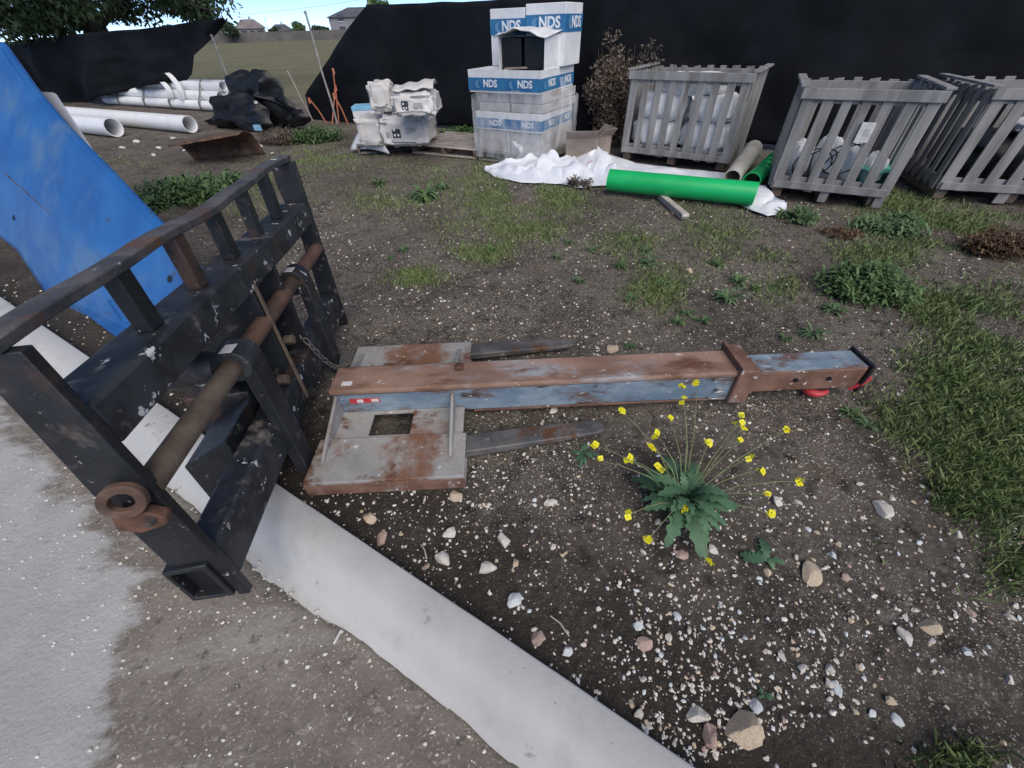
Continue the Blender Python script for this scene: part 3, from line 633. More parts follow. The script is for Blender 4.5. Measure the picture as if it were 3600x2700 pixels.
# ================================================================== FAR BACKGROUND
def house(x0, x1, yb, ye, yr, dist, wm, rm, label, wins):
    a, b = atd(x0, yb, dist), atd(x1, yb, dist); zt = atd((x0 + x1) / 2, ye, dist)[2]; zr = atd((x0 + x1) / 2, yr, dist)[2]
    a[2] = b[2] = 0; fr = frame(a, b - a); Wd = np.linalg.norm(b - a); D = Wd * .8
    t = thing('house', (a + b) / 2, label, 'house')
    MB().box(fr, (0, Wd), (0, D), (-.3, zt)).build('wall', wm, t)
    O, U, V, W = fr; e = .5; hip = Wd * .28
    R = [O - U * e - V * e + W * zt, O + U * (Wd + e) - V * e + W * zt, O + U * (Wd + e) + V * (D + e) + W * zt, O - U * e + V * (D + e) + W * zt, O + U * hip + V * D / 2 + W * zr, O + U * (Wd - hip) + V * D / 2 + W * zr]
    rf = MB().add(R, [(0, 1, 5, 4), (1, 2, 5), (2, 3, 4, 5), (3, 0, 4), (3, 2, 1, 0)]).build('roof', rm, t, 0, 0, 0)
    MB().box(fr, (Wd * .55, Wd * .62), (D * .4, D * .48), (zt, zr + .5)).build('chimney', wm, rf)
    for u, z0, wd_, hh in wins:
        f = MB().box(fr, (u * Wd, u * Wd + wd_), (-.08, .05), (z0, z0 + hh)).build('window', 'window', t)
        MB().box(fr, (u * Wd - .1, u * Wd + wd_ + .1), (-.12, -.085), (z0 - .12, z0 - .02)).build('sill', 'decal_white', f)
house(1168, 1420, 120, 58, 20, 140, 'siding', 'roof', 'two-storey grey house with dark hip roof past the black fabric', [(.12, 3.2, 1.4, 1.2), (.4, 3.2, 1.6, 1.2), (.12, .9, 1.4, 1.3), (.4, .9, 1.6, 1.3)])
house(838, 940, 128, 100, 66, 150, 'siding_tan', 'roof_tan', 'low tan house with broad hip roof beyond the field', [(.15, .8, 1.4, 1.2), (.45, .8, 1.2, 1.2), (.7, .8, 1.6, 1.2)])
house(735, 800, 128, 105, 92, 155, 'siding_tan', 'roof_tan', 'pale small house half hidden by the loose black fabric', [(.4, .7, 1.5, 1.2)])
house(955, 1035, 125, 108, 84, 165, 'siding', 'roof', 'low dark-roofed house behind the far board fence', [(.3, 1.9, 1.2, .9)])
def far_fence():
    a, b = atd(560, 150, 136), atd(1560, 128, 136); a[2] = b[2] = 0; fr = frame(a, b - a); L_ = np.linalg.norm(b - a)
    t = thing('board_fence', (a + b) / 2, 'long grey board fence across the far side of the field', 'fence'); n = int(L_ / 2.4)
    for i in range(n):
        MB().box(fr, (i * 2.4 + .06, i * 2.4 + 2.36), (0, .04), (0, 1.65 + .05 * rng.random())).build('fence_panel', 'far_fence', t)
        MB().box(fr, (i * 2.4 - .05, i * 2.4 + .055), (-.06, .06), (0, 1.8)).build('post', 'far_fence', t)
far_fence()
def leaf_cloud(mb, n, c, r, size, sq=(1, 1, 1), shell=.5, droop=0):
    c = np.asarray(c, float)
    d = rng.normal(size=(n, 3)); d /= np.linalg.norm(d, axis=1)[:, None]; rad = r * (shell + (1 - shell) * rng.random(n)) ** .6
    P = c + d * rad[:, None] * np.asarray(sq)
    V = []; F = []
    a1 = rng.normal(size=(n, 3)); a1 /= np.linalg.norm(a1, axis=1)[:, None]; a1[:, 2] -= droop; a2 = np.cross(a1, rng.normal(size=(n, 3))); a2 /= np.linalg.norm(a2, axis=1)[:, None]
    s = size * (.6 + .8 * rng.random(n))[:, None]
    V = np.stack([P - a1 * s, P + a2 * s * .45, P + a1 * s, P - a2 * s * .45], 1).reshape(-1, 3)
    mb.v.append(V); mb.f += [(mb.n + 4 * i, mb.n + 4 * i + 1, mb.n + 4 * i + 2, mb.n + 4 * i + 3) for i in range(n)]; mb.n += 4 * n
def far_tree(x, yb, yt, wpx, dist, label, mat='leaf_far', n=1400):
    p = atd(x, yb, dist); top = atd(x, yt, dist)[2]; p[2] = 0; r = np.linalg.norm(atd(x + wpx / 2, yb, dist) - atd(x - wpx / 2, yb, dist)) / 2
    t = thing('tree', p, label, 'tree')
    MB().poly([p - WZ * .2, p + WZ * top * .5], [.22, .12], 7).build('trunk', 'bark', t)
    mb = MB(); hh = (top - .6) / 2
    for k in range(9):
        a = rng.random() * 6.28; q = p + A(math.cos(a) * r * .45, math.sin(a) * r * .45, .6 + hh * (.55 + .9 * rng.random()))
        leaf_cloud(mb, n // 9, q, r * .6, .28, (1, 1, hh / r * .75), .35)
    mb.build('crown', mat, t, smooth=0)
far_tree(815, 125, 62, 62, 132, 'round dark green tree at the near end of the far fence')
far_tree(1052, 122, 66, 62, 148, 'round pale green tree rising behind the far fence', 'leaf')
far_tree(965, 124, 86, 34, 138, 'small dark bush beside the lit street lamp')
far_tree(1130, 118, 84, 70, 143, 'dark low tree against the two-storey grey house')
far_tree(1345, 118, -14, 90, 60, 'green treetop showing above the tall black fabric', 'leaf')
far_tree(610, 125, 80, 80, 140, 'far dark tree behind the torn black fabric')
def lamp():
    p = atd(950, 130, 150); hd = atd(948, 70, 150); base = A(p[0], p[1], 0)
    t = thing('street_lamp', base, 'lit street lamp on a slim pole beyond the far houses', 'street lamp')
    MB().poly([base, A(base[0], base[1], hd[2] + .3), hd + WZ * .25], [.09, .06, .05], 8).build('pole', 'galv', t)
    lump(hd, (.75, .6, .5), 0, 2.0, 0, 1, 14, 8).build('lamp_head', 'lamp_glow', t)
lamp()
# overhead wire between far poles
wa, wb = atd(700, 62, 120), atd(1400, -25, 120)
tag(MB().poly([wa + (wb - wa) * s - WZ * .5 * math.sin(math.pi * s) for s in np.linspace(-.6, 1.6, 24)], .02, 5).build('overhead_wire', 'black_plastic'), 'thin overhead wire crossing the sky above the field', 'wire')

def big_tree():
    b = atd(352, 140, 21); b[2] = 0
    t = thing('shade_tree', b, 'broad dark tree with low hanging branches behind the loose black fabric', 'tree')
    mb = MB().poly([b - WZ * .2, b + A(.05, 0, 1.2), b + A(-.1, .1, 2.6), b + A(.1, 0, 4.2)], [.42, .33, .29, .2], 12)
    tips = []
    for k in range(11):
        a = k * 2.4; z0 = 1.7 + .22 * k; L_ = 3.2 + 1.2 * rng.random(); p0 = b + A(0, 0, z0); q1 = p0 + A(math.cos(a) * L_ * .5, math.sin(a) * L_ * .5, .9); q2 = p0 + A(math.cos(a) * L_, math.sin(a) * L_, .5 - .5 * rng.random())
        mb.poly([p0, q1, q2], [.13, .08, .025], 7); tips += [q1, q2, (q1 + q2) / 2]
    mb.build('trunk', 'bark', t)
    cr = MB()
    for q in tips:
        leaf_cloud(cr, 420, q + A(0, 0, .1), .95, .075, (1, 1, .7), .2, .4)
    # low sprays that hang over the fabric in view
    for k in range(34):
        x = -40 + 800 * rng.random(); y = rng.uniform(-30, 75) if x > 330 else rng.uniform(-30, 110)
        q = atd(x, y, 19.5 + 2.5 * rng.random()); leaf_cloud(cr, 190 if x > 380 else 330, q, .55 if x > 380 else .7, .07, (1, 1, .55), .1, .5)
    cr.build('crown', 'leaf_tree', t, smooth=0)
big_tree()

# ================================================================== PIPES
def pipe_thing(name, p0, p1, r, mat, label, cat, bell=0, group=None, thick=.09):
    p0, p1 = np.asarray(p0, float), np.asarray(p1, float); t = thing(name, A(*((p0 + p1) / 2)[:2], min(p0[2], p1[2]) - r), label, cat, group)
    MB().pipe(p0, p1, r, r * (1 - thick), 28, bell).build('pipe_wall', mat, t, smooth=50)
    return t
PD = G(660, 445, .15) - G(250, 408, .15); PD /= np.linalg.norm(PD)
PNn = A(-PD[1], PD[0], 0)
e0 = G(668, 437, .15)
pipe_thing('drain_pipe', e0 - PD * 5.2, e0, .15, 'pvc_white', 'large white plastic pipe lying along the front of the pipe stack', 'pipe')
e1 = G(400, 448, .16)
pipe_thing('drain_pipe', e1 - PD * 3.4, e1, .165, 'pvc_white', 'wide white plastic pipe with its open end short of the others', 'pipe')
e2 = G(735, 380, .12) + PNn * .0
bund = []
base = e2 + PNn * .35
for lv in range(3):
    for c in range(4 - lv):
        L0 = rng.uniform(-.15, .15)
        c0 = base + PNn * (c * .23 + lv * .115) + WZ * (lv * .2 - .01) + PD * L0
        nm = ('lowest', 'middle', 'top')[lv]
        pipe_thing('drain_pipe', c0 - PD * 5.4, c0, .11, 'pvc_white', 'white plastic pipe in the %s row of the strapped stack' % nm, 'pipe', group='strapped white pipes, %s row' % nm)
for k, s in enumerate((.7, 2.0, 3.2, 4.5)):
    c = base - PD * s; loop = [(-.13, -.10), (.83, -.10), (.8, .05), (.66, .25), (.56, .44), (.5, .525), (.2, .525), (.12, .42), (0, .22), (-.13, .05)]
    P = [c + PNn * a + WZ * b for a, b in loop]; mb = MB(); n_ = len(P)
    V = [p + PD * q for q in (-.035, .035) for p in P]; mb.add(V, [(i, (i + 1) % n_, n_ + (i + 1) % n_, n_ + i) for i in range(n_)])
    tag(mb.build('strap', 'galv', None, 0, .008), 'grey strap wrapped round the stacked white pipes', 'strap', 'straps round the white pipe stack')
# broken crescent offcuts on top
for i, (x, y, r, lb) in enumerate(((572, 365, .33, 'curved white pipe offcut standing up on the pipe stack'), (545, 362, .2, 'small white pipe offcut beside the taller curved one'))):
    c = base - PNn * .14 - PD * (1.35 if i == 0 else 1.8); c[2] = .3; P = []
    e_ = .5
    for a in np.linspace(-1.0, 1.25, 18):
        th = .045 * math.cos(a * 1.25) + .006
        rr = (r, r - th)
        P.append([c + PD * (math.cos(a) * q - r * .7) + WZ * (math.sin(a) * q + r * .55) + PNn * w_ for q, w_ in ((rr[0], -.03), (rr[0], .09), (rr[1], .09), (rr[1], -.03), (rr[0], -.03))])
    tag(MB().grid(P).build('pipe_offcut', 'pvc_white'), lb, 'offcut')

# black plastic heap
def heap():
    c = G(870, 455); t = thing('plastic_heap', c, 'crumpled heap of black plastic sheeting beside the white pipes', 'plastic heap')
    k = -.8
    def blade(pix, kk, nm, seed):
        Q = [FP(x, y, kk) for x, y in pix]; Q = np.array(Q); cc = Q.mean(0); V = [cc - FN * .12]; F = []
        dn = []
        for i in range(len(Q)):
            for s in range(4): dn.append(Q[i] + (Q[(i + 1) % len(Q)] - Q[i]) * s / 4)
        nd = len(dn); m = 5
        for r in range(1, m + 1):
            for q in dn:
                p = cc + (q - cc) * r / m; V.append(p + FN * (.28 * fbm(p[0], p[2], seed, 1.7, 3) + .12 * (r / m)) + WZ * .03 * fbm(p[0], p[2], seed + 2, 4, 2) * (r / m))
        F += [(0, 1 + i, 1 + (i + 1) % nd) for i in range(nd)]
        for r in range(m - 1): F += [(1 + r * nd + i, 1 + (r + 1) * nd + i, 1 + (r + 1) * nd + (i + 1) % nd, 1 + r * nd + (i + 1) % nd) for i in range(nd)]
        MB().add(V, F).build(nm, 'black_plastic', t, 0, .006, 25)
    blade([(775, 272), (812, 250), (850, 262), (862, 246), (925, 246), (945, 270), (985, 330), (1015, 375), (1040, 400), (1000, 425), (940, 450), (860, 440), (800, 350)], -1.2, 'folded_sheet', 1)
    blade([(742, 340), (810, 330), (870, 345), (930, 400), (960, 440), (905, 480), (830, 478), (760, 470), (690, 462), (670, 430), (740, 410)], -1.5, 'crumpled_sheet', 5)
    blade([(960, 410), (1040, 385), (1075, 420), (1060, 445), (1000, 455), (930, 470)], -1.0, 'torn_edge', 9)
    q = FP(905, 452, -1.7); MB().box((q, FD, FN, WZ), (-.06, .08), (-.03, .03), (-.03, .06)).build('blue_scrap', 'card_lightblue', t)
    q = FP(935, 354, -1.5); MB().box((q, FD, FN, WZ), (-.015, .015), (-.25, -.2), (-.02, .02)).build('white_scrap', 'decal_white', t)
heap()

# rusty half pipe sheet in the left middle
def culvert():
    a, b = G(610, 598), G(850, 585); d = b - a; L_ = np.linalg.norm(d); d /= L_; nn = A(-d[1], d[0], 0)
    P = []
    for s in np.linspace(0, 1, 14):
        row = []; r = .40 + .15 * s
        for ph in np.linspace(math.radians(74), math.pi, 14):
            row.append(a + d * L_ * (1.08 * s - .02 * math.sin(ph * 3)) + nn * (.25 - r * math.cos(ph)) + WZ * (r * math.sin(ph) * .78 - .02 + .012 * fbm(s * 3, ph, 0, 1.3)))
        P.append(row)
    tag(MB().grid(P).build('curved_sheet', 'rust_shaft', None, 0, .012), 'rusty curved steel sheet lying open behind the weeds', 'steel sheet')
culvert()

# ================================================================== PALLETS, BAGS, CARTONS
def pallet(o, dirv, Wd, D, label, nb=7, mat='wood_pale', h=.13, cat='pallet', name='pallet'):
    fr = frame(o, dirv); O, U, V, W = fr
    t = thing(name, O + U * Wd / 2 + V * D / 2, label, cat)
    for i, v in enumerate((0, D / 2 - .02, D - .04)): pass
    for u in (0.0, Wd / 2 - .02, Wd - .04): MB().box(fr, (u, u + .04), (0.002, D - .002), (.018, h - .019)).build('stringer', 'wood_brown', t, .003)
    bw = D / nb * .62
    for i in range(nb):
        v = i * (D - bw) / (nb - 1); j = rng.uniform(-.006, .006)
        MB().box(fr, (-.004 + j, Wd + .004 + j), (v, v + bw), (h - .018, h + rng.uniform(-.001, .002))).build('deck_board', mat, t, .003)
    for v in (0, D / 2 - .05, D - .1): MB().box(fr, (0, Wd), (v, v + .1), (0, .017)).build('bottom_board', mat, t, .003)
    return t
pa, pb = G(1450, 538), G(1672, 560)
pallet(pa, pb - pa, np.linalg.norm(pb - pa), 1.05, 'empty weathered wooden pallet between the bag pile and carton stack')
ba, bb_ = G(1265, 548), G(1455, 530)
pallet(ba + A(-.05, .1, 0), bb_ - ba, 1.05, .95, 'wooden pallet under the sagging white bags', mat='wood_grey')
# bulk bags
def bag(pl, pr, yb, yt, z0, depth, back, label, mat='bag', logo=None, seed=0, name='material_bag', ex=3.2, flap=False):
    base_y = G((pl + pr) / 2, yb, z0); dirv = A(.99, -.12, 0); q = base_y + A(0, back, 0)
    nrm = A(0, 1, 0); l, r = onplane(pl, (yb + yt) / 2, q, nrm), onplane(pr, (yb + yt) / 2, q, nrm); Wd = r[0] - l[0]; tz = onplane((pl + pr) / 2, yt, q, nrm)[2]; H_ = tz - z0
    c = A((l[0] + r[0]) / 2, q[1] + depth / 2, z0 + H_ / 2); yaw = math.atan2(-.12, .99) + seed * .03
    t = thing(name, A(c[0], c[1], z0), label, 'bag')
    lump(c, (Wd, depth, H_), yaw, 5.5, .075, 6, 52, 30, seed * 3.3).build('body', mat, t, smooth=28)
    if logo:
        U = A(math.cos(yaw), math.sin(yaw), 0); V = A(-U[1], U[0], 0); f = (c - V * (depth / 2 + .012) - U * Wd * .14, U, V, WZ); s = H_ * .3
        em = MB().box(f, (-s / 2, s / 2), (0, .02), (-s * .6, s * .6)).build('emblem', 'print_black', t)
        for a, b in ((-.22, .25), (.2, -.3), (-.22, -.3)): MB().box(f, (s * (a - .12), s * (a + .12)), (-.004, -.0005), (s * (b - .12), s * (b + .12))).build('emblem_mark', 'print_white', em)
        me = text_mesh(logo, s * .6, 'print_grey'); link_mesh('lettering', me, t, Vector(c - V * (depth / 2 + .016) + U * Wd * .16 - WZ * .02 - A(c[0], c[1], z0)), (math.pi / 2, 0, yaw))
    if flap:
        P = []
        for i, s in enumerate(np.linspace(-.42, .5, 14)):
            row = []
            for j, k in enumerate(np.linspace(0, 1, 8)):
                row.append(c + A(s * Wd, depth * (-.42 + .75 * k), H_ * (.46 + .42 * math.sin(k * 2.2 + .4) * (.55 + .6 * (s + .4)) - .04 * math.sin(s * 17))))
            P.append(row)
        MB().grid(P).build('loose_flap', mat, t, 0, .008, 60)
    return t
bag(1338, 1512, 520, 405, .14, .75, 0, 'lower bulging grey-white material bag on the pallet', 'bag', 'GPR', 1)
bag(1372, 1528, 416, 325, .60, .6, .02, 'upper torn material bag with loose flaps on the pile', 'bag', 'GPR', 2, flap=True)
bag(1252, 1345, 520, 415, .14, .5, .05, 'slumped white bag at the left end of the bag pile', 'bag', None, 3)
bag(1292, 1372, 400, 290, .6, .4, .15, 'crumpled white sack leaning behind the upper torn bag', 'bag', None, 4)
bag(1258, 1320, 500, 450, .02, .35, -.25, 'small white roll of film lying before the bag pile', 'bag_white', None, 5)
def carton_lb():
    q = G(1290, 520); fr = frame(onplane(1240, 400, q + A(0, .1, 0), A(0, 1, 0)), (.99, .1, 0)); t = thing('carton', fr[0], 'small carton with light blue band on top of the slumped bag', 'carton')
    MB().box(fr, (0, .46), (0, .35), (-.06, .09)).build('body', 'card_white', t, .008); MB().box(fr, (-.003, .463), (-.003, .353), (.035, .093)).build('band', 'card_lightblue', t, .004)
carton_lb()
# bent white sheet on the ground before the bags
P = []
qa, qb, qc, qd = G(1232, 535), G(1372, 548), G(1335, 470, .3), G(1268, 478, .22)
for i in range(10):
    for_row = []
    for j in range(8):
        s, u = i / 9, j / 7; p = (qa * (1 - s) + qb * s) * (1 - u) + (qd * (1 - s) + qc * s) * u; for_row.append(p + A(0, 0, .02 + .05 * math.sin(s * 3 + u * 2)))
    P.append(for_row)
tag(MB().grid(P).build('foam_sheet', 'bag_white', None, 0, .012), 'bent white foam sheet propped against the bag pile', 'sheet')

# carton stack
def cartons():
    FL, CR = G(1683, 562), G(1902, 588); U = CR - FL; Wd = np.linalg.norm(U); fr = frame(FL, U); O, U, V, W = fr; D = 1.05
    pallet(FL, U, Wd, D, 'wooden pallet carrying the tall stack of shrink-wrapped cartons', mat='wood_grey')
    nds = text_mesh('NDS', .11, 'print_white'); arcm = MB()
    for r_, a0, a1 in ((.052, 1.3, 5.2), (.036, 1.6, 4.9), (.02, 1.8, 4.6)):
        pts = [A(r_ * math.cos(a), r_ * math.sin(a), 0) for a in np.linspace(a0, a1, 14)]; P = [[p * (1 - .09 * k / max(r_, .01) * r_ * 0 - (.0055 * k) / r_) for k in (-1, 1)] for p in pts]; arcm.grid(P)
    arc = arcm.mesh('swirl', None, [MT['print_pale']], 0)
    yaw = math.atan2(U[1], U[0])
    def carton(u, v, z, kind, label, open_top=False, tilt=0.0, group=None, sides=('f',)):
        t = thing('carton', O + U * (u[0] + u[1]) / 2 + V * (v[0] + v[1]) / 2 + W * z[0], label, 'carton', group)
        c = (O + U * (u[0] + u[1]) / 2 + V * (v[0] + v[1]) / 2, U, V, W); hu, hv = (u[1] - u[0]) / 2 - .004, (v[1] - v[0]) / 2 - .004
        loc = np.array(t['_o'])
        if open_top:
            k = 1.03; oo = [(-hu, -hv), (hu, -hv), (hu, hv), (-hu, hv)]; V_ = []
            for z_, s, in_ in ((z[0], 1, 0), (z[1], k, 0), (z[1], k, .012), (z[0] + .05, 1, .012)):
                V_ += [c[0] + U * (a * s - math.copysign(in_, a)) + V * (b * s - math.copysign(in_, b)) + W * z_ for a, b in oo]
            F = [(3, 2, 1, 0), (12, 13, 14, 15)]
            for r in range(3): F += [(4 * r + i, 4 * r + (i + 1) % 4, 4 * r + 4 + (i + 1) % 4, 4 * r + 4 + i) for i in range(4)]
            MB().add(V_, F).build('body', 'card_white' if kind == 'n' else 'card_plain', t, 0, 0, 20)
        else:
            MB().box(c, (-hu, hu), (-hv, hv), z).build('body', 'card_white' if kind == 'n' else 'card_plain', t, .006)
        if kind == 'n':
            h = z[1] - z[0]; s = 1.015 if open_top else 1.0; z0, z1 = z[0] + h * .1, z[0] + h * .66
            if h > .4: z0, z1 = z[0] + h * .55, z[0] + h * .83
            e = .004 + (.006 if open_top else 0)
            bd = MB(); g_ = [(-hu - e, -hv - e), (hu + e, -hv - e), (hu + e, hv + e), (-hu - e, hv + e)]
            V_ = [c[0] + U * a + V * b + W * zz for zz in (z0, z1) for a, b in g_]; bd.add(V_, [(i, (i + 1) % 4, 4 + (i + 1) % 4, 4 + i) for i in range(4)]); b_ = bd.build('band', 'card_blue', t, 0, 0, 0)
            zc = (z0 + z1) / 2
            def put(off, rot):
                sc = min(1.25, (z1 - z0) / .19) * (1.1 if h > .4 else 1)
                link_mesh('lettering', nds, b_, Vector(off[0] - loc - W * .04 * sc), rot, (sc, sc, sc))
                link_mesh('emblem', arc, b_, Vector(off[1] - loc), rot, (sc, sc, sc))
            put((c[0] - V * (hv + e + .003) + U * .06 + W * zc, c[0] - V * (hv + e + .003) - U * .125 + W * zc), (math.pi / 2, 0, yaw))
            put((c[0] + U * (hu + e + .003) + V * .06 + W * zc, c[0] + U * (hu + e + .003) - V * .125 + W * zc), (math.pi / 2, 0, yaw + math.pi / 2))
        return t
    h = Wd / 2; m = D / 2; j = lambda: rng.uniform(-.008, .008)
    LV = [(.135, .40, 'p', 'lowest'), (.405, .615, 'n', 'second'), (.62, .72, 'p', 'third'), (.725, .83, 'p', 'fourth'), (.835, 1.075, 'n', 'fifth')]
    pos = [((0, h), (0, m), 'front left'), ((h, Wd), (0, m), 'front right'), ((h, Wd), (m, D), 'back right'), ((0, h), (m, D), 'back left')]
    for z0, z1, k, nm in LV:
        sh = {'lowest': (.03, .02), 'second': (.0, -.01), 'third': (.05, .02), 'fourth': (.03, .03), 'fifth': (-.045, -.03)}[nm]
        for (u, v, pn) in pos:
            a, b = j(), j(); kd = 'white carton with blue band' if k == 'n' else 'plain grey carton under plastic wrap'
            carton((u[0] + sh[0] + a, u[1] + sh[0] * .2 + a), (v[0] + sh[1] + b, v[1] + sh[1] + b), (z0, z1), k, '%s in the %s layer from the pallet, %s' % (kd, nm, pn.replace('front', 'fence-away').replace('back', 'fence-side').replace(' left', ', bag-pile end').replace(' right', ', crate end')), open_top=(nm == 'fifth' and pn.startswith('front')))
    carton((.0, h + .0), (m - .02, D), (1.08, 1.66), 'n', 'tall white carton with blue band on top of the stack, bag-pile end')
    carton((h + .01, Wd + .05), (m - .02, D), (1.08, 1.69), 'n', 'tall white carton with blue band on top of the stack, crate end')
    # opened white carton with black grates inside, in front of the tall ones
    c = (O + U * (h * .95) + V * .08, U, V, W); t = thing('opened_carton', c[0] + W * 1.08, 'torn-open white carton showing black plastic grates on the stack', 'carton')
    u0, u1, v1 = -.13, .53, m - .06; z0, z1 = 1.08, 1.43
    MB().box(c, (u0, u0 + .012), (0, v1), (z0 - .1, z1)).build('side_wall', 'card_white', t, .003); MB().box(c, (u1 - .012, u1), (0, v1), (z0 - .1, z1 - .03)).build('side_wall', 'card_white', t, .003)
    P = [[c[0] + U * (u0 - .03 + (u1 - u0 + .06) * s) + V * (-.06 + (v1 + .02) * q) + W * (z1 + .04 * math.sin(s * 3.14) - .05 * (1 - q) * abs(s - .4) * 2 + .008 * math.sin(s * 20)) for q in np.linspace(0, 1, 6)] for s in np.linspace(0, 1, 14)]
    MB().grid(P).build('torn_lid', 'card_white', t, 0, .012, 60)
    for a in (u0 + .02, u0 + .35): MB().box(c, (a, a + .28), (.05, v1 - .02), (z0 - .1, z1 - .05)).build('grate_block', 'black_plastic', t, .006)
    MB().prism((c[0], V, U, W), [(u0 + .1, z0 - .01), (u0 + .4, z0 + .005), (u0 + .38, z0 + .02), (u0 + .1, z0 + .012)], -.04, .12).build('loose_flap', 'card_brown', t)
    # stretch wrap: loose crinkled film round the lower layers plus torn tails
    t = thing('stretch_wrap', O + U * Wd / 2 + W * .02, 'torn clear stretch wrap clinging round the carton stack', 'plastic wrap')
    ring = [(-.025, -.035), (h, -.05), (Wd + .035, -.035), (Wd + .07, m), (Wd + .06, D + .03), (h, D + .05), (-.025, D + .03), (-.04, m), (-.025, -.035)]
    rp = np.array([O + U * a + V * b for a, b in ring]); dd = np.r_[0, np.cumsum(np.linalg.norm(np.diff(rp, axis=0), axis=1))]; P = []
    for s in np.linspace(0, dd[-1], 90):
        p = A(*[np.interp(s, dd, rp[:, i]) for i in range(3)]); zt = .80 + .06 * math.sin(s * 2.3) + .03 * fbm(s, 0, 0, 5); zb = .06 + .04 * fbm(s, 1, 0, 3)
        P.append([p + W * (zb + (zt - zb) * k) + (p - (O + U * h + V * m)) * .03 * fbm(s, k * 2, 2, 4, 3) for k in np.linspace(0, 1, 14)])
    MB().grid(P).build('film', 'wrap', t, smooth=60)
    for a, z0, z1, sw in ((.42, .05, .56, .1), (.62, .02, .3, .08)):
        P = [[O + U * (a + .1 * math.sin(k * 3) + s * sw) - V * (.07 + .02 * math.sin(k * 9 + s * 4)) + W * (z0 + (z1 - z0) * k) for s in (0, .5, 1)] for k in np.linspace(0, 1, 10)]
        MB().grid(P).build('loose_tail', 'wrap', t, smooth=60)
    P = [[O + U * (Wd + .08 + .1 * math.sin(k * 2.6) + s * .07) + V * (.2 + s * .2) + W * (.15 + .85 * k) for s in (0, .4, 1)] for k in np.linspace(0, 1, 12)]
    MB().grid(P).build('loose_tail', 'wrap', t, smooth=60)
    # two brown cartons beside the stack
    for (x, y, w_, hh, lb, dr) in ((2005, 590, .42, .36, 'worn brown carton standing against the carton stack', (.97, -.2, 0)), (2068, 572, .45, .30, 'opened brown carton with bent flaps near the slatted crates', (.9, .35, 0))):
        f = frame(G(x - 20, y), dr); t = thing('brown_carton', f[0] + f[1] * w_ / 2 + f[2] * .18, lb, 'carton')
        MB().box(f, (0, w_), (0, .36), (.0, hh)).build('body', 'card_brown', t, .006)
        P = [f[0] + W * hh, f[0] + f[1] * w_ + W * (hh + .01), f[0] + f[1] * w_ - f[2] * .1 + W * (hh + .1), f[0] - f[2] * .08 + W * (hh + .09)]
        MB().add(P, [(0, 1, 2, 3)]).build('flap', 'card_brown', t, 0, .006, 0)
        P = [f[0] + f[1] * w_ + W * hh, f[0] + f[1] * w_ + f[2] * .36 + W * hh, f[0] + f[1] * (w_ + .09) + f[2] * .34 + W * (hh + .09), f[0] + f[1] * (w_ + .08) + W * (hh + .08)]
        MB().add(P, [(0, 1, 2, 3)]).build('flap', 'card_brown', t, 0, .006, 0)
cartons()

# ================================================================== SLATTED CRATES
def crate(o, dirv, Wd, D, H_, ns, label, long_=(), extra_top=0.0, lean=0):
    fr = frame(o, dirv); O, U, V, W = fr; t = thing('slatted_crate', O + U * Wd / 2 + V * D / 2, label, 'crate')
    b0 = .14
    for u in (0.03, Wd / 2 - .05, Wd - .13): MB().box(fr, (u, u + .1), (.03, D - .03), (.02, b0 - .02)).build('runner', 'wood_brown', t, .004)
    for v in np.linspace(.02, D - .12, 7): MB().box(fr, (.02, Wd - .02), (v, v + .1), (b0 - .019, b0)).build('deck_board', 'wood_grey', t, .003)
    def wall(P0, A_, Bn, L_, n, nm='slat', rails=True, lg=()):
        f = (P0, A_, Bn, W); sw = L_ / n * .56
        for i in range(n):
            a = i * (L_ - sw) / (n - 1); zb = .015 if i in lg else b0 - .03 + rng.uniform(-.012, .012); w_ = sw * rng.uniform(.88, 1.12); tl = rng.uniform(-.008, .008)
            MB().prism((P0, Bn, A_, W), [(a, zb), (a + w_, zb), (a + w_ + tl, H_ + rng.uniform(-.01, .012)), (a + tl, H_ + rng.uniform(-.01, .012))], 0, .019).build(nm, 'wood_grey', t, .003)
        if rails:
            for z in (b0 + .0, H_ - .11): MB().box(f, (.0, L_), (.0205, .042), (z, z + .09)).build('rail', 'wood_grey', t, .003)
    wall(O, U, V, Wd, ns, lg=long_)
    wall(O + V * D + U * Wd, -U, -V, Wd, ns)
    wall(O + V * (D - .045) - U * .021, -V, U, D - .09, ns - 1)
    wall(O + U * (Wd + .021) + V * .045, V, -U, D - .09, ns - 1)
    MB().box(fr, (-.03, Wd + .03), (-.022, -.001), (H_ - .075, H_ + .01)).build('top_board', 'wood_grey', t, .003)
    MB().box(fr, (.02, Wd - .02), (-.021, -.001), (b0 - .02, b0 + .05)).build('base_board', 'wood_grey', t, .003)
    for v in (.0, D - .02): pass
    for u in (-.06, Wd - .02): MB().box(fr, (u, u + .08), (.0, D), (H_ + .013, H_ + .034)).build('top_board', 'wood_grey', t, .003)
    return fr
C1 = (G(2178, 565), G(2545, 610)); f1 = crate(C1[0], C1[1] - C1[0], np.linalg.norm(C1[1] - C1[0]), 1.05, 1.02, 9, 'slatted wooden crate packed full of white sacks')
C2 = (G(2692, 695), G(3090, 738)); f2 = crate(C2[0], C2[1] - C2[0], np.linalg.norm(C2[1] - C2[0]), 1.1, .98, 7, 'slatted wooden crate with a white tag and wrapped coils inside', long_=(3, 6))
C3d = A(.95, -.32, 0); o3 = G(3262, 706); f3 = crate(o3, C3d, 1.35, 1.1, .96, 8, 'slatted wooden crate holding dark sheeting past the tagged crate', long_=(3,))
def cpt(fr, u, v, w): return fr[0] + fr[1] * u + fr[2] * v + fr[3] * w
